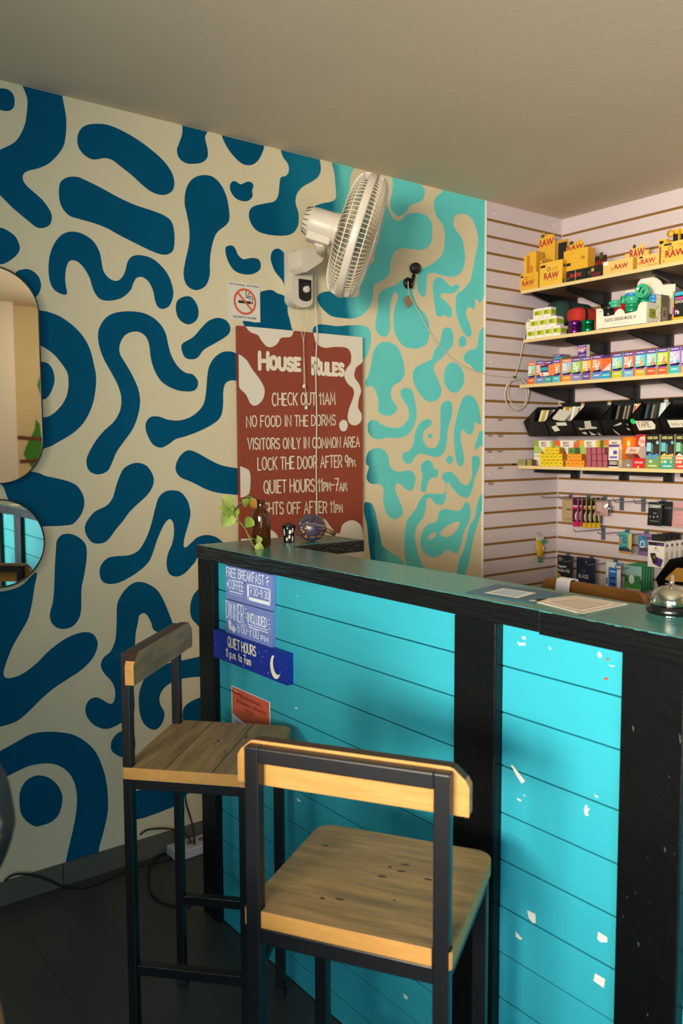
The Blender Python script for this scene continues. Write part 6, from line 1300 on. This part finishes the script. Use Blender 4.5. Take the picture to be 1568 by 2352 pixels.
f = Frame((-.296, y0, zb), (0, y1-y0, 0), (-.022, 0, .018)); f.n = Vector((-.6, 0, -.75)).normalized(); deco(b, f, [('r', 0, .6, 0, 1, K('#a8584a')), ('r', .6, 1, 0, 1, K('#8a2024'))]); b.build('small_carton', label='white and red six-sided box perched on the low red carton', cat='carton')
GRP8 = 'black topped bar boxes on the lowest shelf'
for (l, r, low, acc, c3, lab) in [(920, 1162, '#6f9a34', '#4a86c0', '#8fc4dc', 'with green foot'), (1168, 1420, '#2f9a80', '#e0b05a', '#58b4c4', 'with teal foot'), (1426, 1680, '#c8442a', '#d9d0b0', '#7fc0a0', 'with red foot at right edge')]:
    b, f, s, e = fbox(q8(l, 690), q8(r, 190), -.29, .04, Z0, BKX, K('#b9a878'), zt=Z0+.134)
    deco(b, f, [('r', 0, 1, 0, .38, K(low)), ('t', 'GEEK BAR', .08, .88, .86, .94, K('#d8cf7a'), .02), ('r', .04, .38, .50, .76, K(c3)), ('r', .42, .52, .44, .72, K('#6a8a5a')), ('r', .56, .90, .42, .68, K('#2b2b30')), ('e', .86, .76, .1, .05, K(c3)), ('p', [(.02, .36), (.3, .46), (.5, .4), (.96, .44), (.96, .36)], K(acc)), ('r', .06, .86, .28, .34, K(acc)), ('r', .06, .2, .17, .24, K(acc)), ('r', .25, .5, .17, .24, WC2), ('r', .74, .88, .17, .24, K(acc)), ('r', .2, .85, .06, .1, WC2)])
    b.build('carton', label='black topped bar box on lowest shelf '+lab, cat='carton', group=GRP8)
# strip of tape in the slat left of the shelf end
mb = MB(); pA, pB = PW(1173, 1070, .001), PW(1187, 1066, .001); mb.box(-.33, -.303, -.006, -.001, pB.z-.003, pB.z+.003, m_bin); mb.build('wall_clip', label='small black clip in slat left of lowest shelf', cat='clip')

# ------------------------------------------------------------------ peg hooks and what hangs from them
m_hook = mat('hook_steel', '#8d8f92', .28, .9); m_plate = mat('hook_plate', '#6f757b', .4, .6)
HZ = [1.160, 1.018, .8755]
ROWY = [[-.079, -.179, -.269, -.358, -.467, -.563, -.668], [-.264, -.390, -.486, -.607], [-.069, -.203, -.333, -.482]]
RW = ['upper', 'middle', 'lower']; HL = .215
for r_, ys_ in enumerate(ROWY):
    for k, y in enumerate(ys_):
        z = HZ[r_]; n = len(ys_)
        t = thing('peg_hook', 'steel peg hook, %s in the %s row on slatted wall' % (ORD[k] if k < n-1 else 'rightmost', RW[r_]), 'hook', (-.004, y, z-.03), 'steel peg hooks on the slatted wall')
        b = MB(); b.box(-.0025, -.0006, y-.011, y+.011, z-.062 if (r_, k) in ((0, 3), (0, 4), (1, 0)) else z-.028, z+.004, m_plate); b.build('back_plate', t)
        b = MB(); b.tube([(-.003, y, z-.014), (-HL+.012, y, z-.0105), (-HL, y, z-.004), (-HL-.006, y, z+.008)], .0022, m_hook, n=8); b.build('prong', t)
def pouch(y, z0, z1, w, x, th, col, ops, name, label, group=None, tilt=0, n=1, cat='packet', shiny=.4, side=None, dx=.012):
    """a flat packet hung on a prong at depth x; puffed pillow shape"""
    for k in range(n):
        xx = x+dx*k; b = MB(); nu, nv = 7, 9; hgt = z1-z0
        cmat = K(col, shiny)
        def P(u, v, s):
            puff = th*.5*math.sin(min(1, max(0, u))*PI)**.6*math.sin(min(1, max(0, v))*PI)**.5
            yy = y+w/2-w*u; return Vector((xx-s*puff-.0003*s, yy+tilt*(1-v)*hgt, z0+hgt*v+tilt*.0))
        for s in (1, -1):
            vs = [P(i/(nu-1), j/(nv-1), s) for j in range(nv) for i in range(nu)]
            b.add(vs, [(j*nu+i, j*nu+i+1, (j+1)*nu+i+1, (j+1)*nu+i) for j in range(nv-1) for i in range(nu-1)], cmat, True)
        class PF_:
            n = Vector((-1, 0, 0))
            def __call__(s_, u, v, h=.0004): return P(u, v, 1)+Vector((-h-.0006, 0, 0))
        f = PF_()
        for i, q in enumerate(ops if k == 0 else []):
            h = .0006+.0002*i
            if q[0] == 'r':
                u0, u1, v0, v1, m_ = q[1:]; N = 6; M_ = 4
                vs = [f(lerp(u0, u1, a/N), lerp(v0, v1, c/M_), h) for c in range(M_+1) for a in range(N+1)]
                b.add(vs, [(c*(N+1)+a, c*(N+1)+a+1, (c+1)*(N+1)+a+1, (c+1)*(N+1)+a) for c in range(M_) for a in range(N)], m_)
            elif q[0] == 't': put_text(b, f, q[1], *q[2:6], q[6], q[7] if len(q) > 7 else .015, h)
            elif q[0] == 'e': put_ell(b, f, *q[1:5], q[5], h)
            elif q[0] == 'p': put_poly(b, f, q[1], q[2], h)
        lab = label if n == 1 else label+', '+['front one', 'second one', 'third one', 'fourth one', 'rearmost one'][min(k, 4)]
        b.build(name, label=lab, cat=cat, group=group, recalc=False)
def hp(q, x0, y0, x1, y1, x): a, c = PR(*q(x0, y0), x), PR(*q(x1, y1), x); return (a.y+c.y)/2, min(a.z, c.z), max(a.z, c.z), abs(a.y-c.y)
def h5(x, y): return (1220+x/7.84, 1110+y/7.84)
def h6(x, y): return (1390+x/8.81, 1110+y/8.81)
def h7(x, y): return (1210+x/8.253, 1210+y/8.253)
def h8(x, y): return (1370+x/7.92, 1210+y/7.92)
PK, YL, TL_, DG = K('#c2306a', .3), K('#b9921c', .3), K('#3f9a9a'), K('#1f7a3a')
y, z0, z1, w = hp(h5, 540, 680, 710, 265, .07); pouch(y-.012, z0, z1, w*1.35, -.07, .008, '#a68f68', [('r', .4, .8, .48, .56, K('#6a5a40')), ('r', .3, .9, .1, .13, K('#7a684a'))], 'hang_packet', 'tan packet hanging behind the pink and black tubes')
def stick(y, z0, z1, x, w, top, tail, label, group):
    t = thing('hang_tube', label, 'packet', (x, y, z0), group)
    b = MB(); zt_ = lerp(z0, z1, .17); b.obox((x, y+w/2, zt_), (0, -w, 0), (.009, 0, 0), (0, 0, z1-zt_), BKX)
    f = Frame((x, y+w/2, zt_), (0, -w, 0), (0, 0, z1-zt_), (-1, 0, 0)); deco(b, f, [('r', 0, .16, 0, 1, top), ('r', .84, 1, 0, 1, top), ('r', .16, .84, .62, .67, K('#c9c0c4')), ('r', .2, .8, .54, .6, top), ('p', [(.5, .3), (.8, .45), (.7, .2), (.75, .05), (.55, .12)], K('#ccc4c6', .2))]); b.build('sleeve', t)
    b = MB(); b.obox((x+.001, y+w*.36, z0), (0, -w*.72, 0), (.007, 0, 0), (0, 0, zt_-z0), tail); b.build('tail', t)
y, z0, z1, w = hp(h5, 725, 780, 850, 255, .13); stick(y, z0, z1, -.13, w, PK, K('#b01a58', .3), 'pink and black tube packet on the upper hooks', 'tube packets on the upper hooks'); stick(y-.012, z0+.003, z1, -.118, w, PK, K('#b01a58', .3), 'pink and black tube packet tucked behind the front pink one', 'tube packets on the upper hooks')
y, z0, z1, w = hp(h5, 905, 800, 1000, 260, .10)
for k in range(4): stick(y-.0145*k, z0, z1, -.10+.014*k, w, YL, K('#c09a18', .3), 'yellow and black tube packet, %s of four' % ['leftmost', 'second', 'third', 'rightmost'][k], 'tube packets on the upper hooks')
y, z0, z1, w = hp(h5, 1150, 575, 1385, 310, .08); pouch(y, z0, z1, w, -.08, .03, '#a88a80', [('r', .05, .6, .1, .9, K('#b89a90', .15)), ('r', .1, .55, .12, .3, K('#9a6a58', .15))], 'hang_packet', 'clear rosy packet with shiny white edge', shiny=.12)
p = PR(*h5(1405, 460), .07); mb = MB(); mb.lathe([(0, -.016), (.006, -.014), (.008, 0), (.006, .014), (0, .016)], (-.072, p.y, p.z), mat('shiny_foil', '#d9d6d4', .12, 1), n=16); mb.build('foil_roll', label='shiny foil roll beside the clear rosy packet', cat='roll')
y, z0, z1, w = hp(h6, 850, 850, 1150, 395, .17); pouch(y, z0, z1, w, -.165, .008, '#161718', [('r', .06, .92, .76, .9, K('#6a6f68')), ('t', 'DEEP', .12, .9, .77, .89, K('#b9bcae'), .03), ('r', .45, .65, .52, .56, K('#8a8d84')), ('e', .22, .38, .05, .04, K('#8a8d84')), ('e', .48, .38, .05, .05, K('#8a8d84')), ('e', .74, .40, .05, .04, K('#8a8d84')), ('r', .2, .85, .19, .21, K('#8a8d84'))], 'hang_packet', 'black packet with grey lettering on the upper hooks, front one', tilt=.05)
pouch(y-.028, z0, z1+.004, w, -.14, .008, '#121314', [('r', .5, .95, .7, .8, K('#3a3c3a'))], 'hang_packet', 'black packet behind the grey lettered black packet')
y, z0, z1, w = hp(h6, 1345, 880, 1640, 400, .17); pouch(y, z0, z1, w, -.165, .008, '#c08a8a', [('r', .06, .92, .66, .8, K('#8a7a70')), ('r', .45, .65, .5, .53, K('#8a6a68')), ('r', .3, .9, .1, .12, K('#9a6a6a'))], 'hang_packet', 'pink packet at right edge on the upper hooks', tilt=.04)
y, z0, z1, w = hp(h8, 405, 470, 640, 110, .16)
pouch(y, z0, z1, w, -.16, .01, '#3f8f94', [('p', [(0, .3), (.25, .6), (0, .72)], K('#c0704a')), ('r', .78, 1, .2, .95, K('#b9983a')), ('r', 0, 1, .1, .27, K('#1f2a3a')), ('r', 0, 1, 0, .1, K('#b9862a')), ('r', .33, .68, .12, .32, K('#123a5a')), ('t', 'G', .35, .68, .48, .8, K('#24585a'), .03)], 'hang_packet', 'teal and orange blister packet on the middle hooks')
y, z0, z1, w = hp(h8, 745, 510, 1000, 135, .13); pouch(y, z0, z1, w, -.13, .01, '#7a5a88', [('r', .05, .7, .42, .88, K('#2f7aa0')), ('e', .38, .5, .2, .18, K('#c9cdc8')), ('r', .2, .85, .2, .36, K('#3a3a4a'))], 'hang_packet', 'purple and blue packet left of the white boxed packets')
y, z0, z1, w = hp(h8, 915, 720, 1225, 280, .20)
for k in range(4):
    xx = -.196+.037*k; yy = y; b = MB(); b.box(xx, xx+.034, yy-w/2, yy+w/2, z0, z1, K('#d8d0c4'))
    b.box(xx+.015, xx+.017, yy-w/2+.006, yy+w/2-.006, z1, z1+.026, BKX)
    f = face_of(yy+w/2, yy-w/2, z0, z1, xx); sd = side_of(xx, xx+.034, yy-w/2, z0, z1); deco(b, sd, [('r', .3, .7, .8, .9, K('#4a4048')), ('r', .35, .65, .3, .6, K('#a59a96')), ('r', .02, .98, 0, .01, K('#8a8080'))])
    if k == 0: deco(b, f, [('r', .02, .98, .83, .97, K('#1f1a22')), ('r', .6, .97, .85, .91, PUR), ('e', .48, .74, .06, .04, K('#b02a3a')), ('r', .3, .7, .64, .66, K('#9a8f8c')), ('p', [(.48, .42), (.94, .32), (.80, .02), (.35, .12), (.30, .25)], K('#4a2a6a')), ('p', [(.13, .52), (.45, .55), (.62, .25), (.58, .17), (.32, .15)], K('#1a1620')), ('p', [(.32, .44), (.42, .46), (.48, .34), (.38, .32)], K('#7a7440'))])
    b.build('boxed_packet', label='white boxed packet with purple print on the middle hooks, %s of four' % ['front', 'second', 'third', 'rearmost'][k], cat='box', group='white boxed packets on the middle hooks')
y, z0, z1, w = hp(h7, 570, 1110, 870, 560, .10); pouch(y, z0, z1, w, -.10, .014, '#15161a', [('p', [(0, .0), (0, .46), (.25, .36), (.7, .22), (1, .16), (1, 0)], YL), ('t', 'hyper', .1, .66, .58, .70, K('#c9d3cf'), .02), ('t', 'brain iQ', .08, .85, .46, .57, K('#c9d3cf'), .02), ('r', .12, .75, .1, .16, K('#5a4a14')), ('r', .1, .3, .8, .95, K('#6a6a3a'))], 'hang_packet', 'black pouch with yellow corner on the lower hooks')
y, z0, z1, w = hp(h7, 915, 1145, 1285, 610, .10); pouch(y, z0, z1, w, -.095, .018, '#0d1430', [('t', 'BLAZE', .18, .72, .34, .46, K('#a9b4b4'), .02), ('e', .45, .56, .16, .08, K('#2a3048')), ('r', .3, .6, .22, .25, K('#3a4058')), ('p', [(.72, .0), (.92, .1), (.88, .0)], K('#b9c03a'))], 'hang_packet', 'dark navy pouch with pale lettering on the lower hooks')
y, z0, z1, w = hp(h8, 160, 1100, 440, 660, .11); pouch(y, z0, z1, w, -.11, .008, '#cfd0cc', [('r', .22, .78, .05, .80, K('#2a66b0')), ('r', .3, .7, .62, .68, K('#9fc0e0')), ('r', .32, .7, .36, .44, K('#16284a')), ('r', .32, .7, .14, .22, K('#16284a')), ('r', .06, .16, .15, .4, K('#4a4a50')), ('r', .7, 1.0, .88, 1, K('#3a72b8'))], 'hang_packet', 'white and blue blister packet on the lower hooks')
y, z0, z1, w = hp(h8, 505, 1140, 825, 720, .115); pouch(y, z0, z1, w, -.115, .016, '#2f7a4a', [('r', 0, 1, .62, .97, K('#7fa9a6')), ('p', [(0, .5), (.2, .62), (.4, .75), (.6, .76), (.8, .7), (1, .6), (1, .4), (0, .4)], K('#a9bfb4')), ('p', [(0, .3), (0, .66), (.08, .6), (.2, .5), (.5, .42), (.75, .55), (1, .45), (1, .25)], K('#1f5a34')), ('r', 0, 1, .1, .28, K('#3f8a2c')), ('e', .48, .46, .17, .18, K('#c0ccb0')), ('r', .1, .95, .02, .1, K('#b9c4ae'))], 'hang_packet', 'green mountain pouch on the lower hooks', group='green mountain pouches', n=5, dx=.021, side=None)
# yellow tube on the left slatted wall
T0, T1 = PW(1237, 1290, .05), PW(1247, 1230, .05)
t = thing('cream_tube', 'yellow and green tube hanging on the left slatted wall', 'tube', (T0.x, -.04, T0.z))
A1, A2 = PW(1237, 1235, .04), PW(1256, 1235, .04); B1, B2 = PW(1241, 1282, .04), PW(1252, 1282, .04); zt_, zb_ = A1.z, B1.z
def tubeband(v0, v1, m_, th0=.012): 
    b = MB(); n = 16; vs = []
    for v in (v0, v1):
        cx = (lerp(B1.x, A1.x, v)+lerp(B2.x, A2.x, v))/2; hw_ = (lerp(B2.x, A2.x, v)-lerp(B1.x, A1.x, v))/2; th_ = lerp(th0, .001, max(0, v))
        for k in range(n): vs.append((cx+hw_*math.cos(2*PI*k/n), -.022+th_*math.sin(2*PI*k/n), lerp(zb_, zt_, v)))
    b.add(vs, [(k, (k+1) % n, n+(k+1) % n, n+k) for k in range(n)]+[tuple(range(n))[::-1], tuple(range(n, 2*n))], m_, True); return b
b = tubeband(0, .82, K('#cda21c', .35)); 
for u, v, ru, rv, m_ in ((.0, .45, .006, .011, K('#d8c9a4')),):
    cx = (B1.x+A2.x)/2; b.add([(cx+.004+ru*math.cos(k*PI/8), -.0335, lerp(zb_, zt_, v)+rv*math.sin(k*PI/8)) for k in range(16)], [tuple(range(16))], m_)
b.build('tube_body', t); tubeband(.82, 1.0, K('#c9cbb8', .4)).build('crimp', t)
b = MB(); b.box((A1.x+A2.x)/2-.001, A2.x-.001, -.036, -.032, lerp(zb_, zt_, .68), lerp(zb_, zt_, .84), K('#158a5a')); b.build('green_sticker', t)
b = MB(); cx = (B1.x+B2.x)/2; b.lathe([(0, zb_-.024), (.0085, zb_-.024), (.0095, zb_-.001), (0, zb_-.001)], (cx, -.022, 0), DG, n=18); b.build('cap', t)
b = MB(); cx = (A1.x+A2.x)/2-.002; b.tube([(cx-.006, -.022, zt_-.002), (cx-.006, -.022, zt_+.012), (cx, -.022, zt_+.018), (cx+.006, -.022, zt_+.012), (cx+.006, -.022, zt_-.002)], .0008, m_hook, n=5); b.tube([(cx, -.022, zt_+.0178), (cx, -.002, zt_+.02)], .0012, m_hook, n=5); b.build('wire_loop', t)
# lower bin at the right edge
pA = PR(1505, 1329, .27); bp = [(-.016, pA.z+.074), (-.175, pA.z+.070), (-.272, pA.z), (-.233, pA.z-.063), (-.016, pA.z-.063)]
t, fr = make_bin(pA.y, pA.y-.17, 0, 0, 'black bin low on the wall behind the service bell', None, bp)
b = MB(); 
for v0, v1 in ((.74, .84), (.36, .46)): put_poly(b, fr, [(.22, v1), (.95, v1-.06), (.95, v0-.06), (.24, v0)], m_torn, .003)
b.build('sticker', t, recalc=False)
mb = MB(); mb.obox((-.255, pA.y-.035, pA.z-.004), (0, -.11, .004), (.08, 0, .035), (0, .002, .008), K('#b9862a')); mb.build('paper_pack', label='amber packet lying in the low black bin', cat='packet')
mb = MB(); mb.obox((-.15, pA.y-.075, pA.z-.055), (0, -.05, 0), (.012, 0, 0), (.02, 0, .12), K('#4a3a8a')); f = Frame((-.15, pA.y-.075, pA.z-.055), (0, -.05, 0), (.02, 0, .12)); f.n = Vector((-1, 0, .15)); deco(mb, f, [('r', 0, 1, .7, 1, K('#b9c03a')), ('r', 0, 1, .55, .7, K('#c0602a'))]); mb.build('paper_pack', label='purple and lime packet standing in the low black bin', cat='packet')
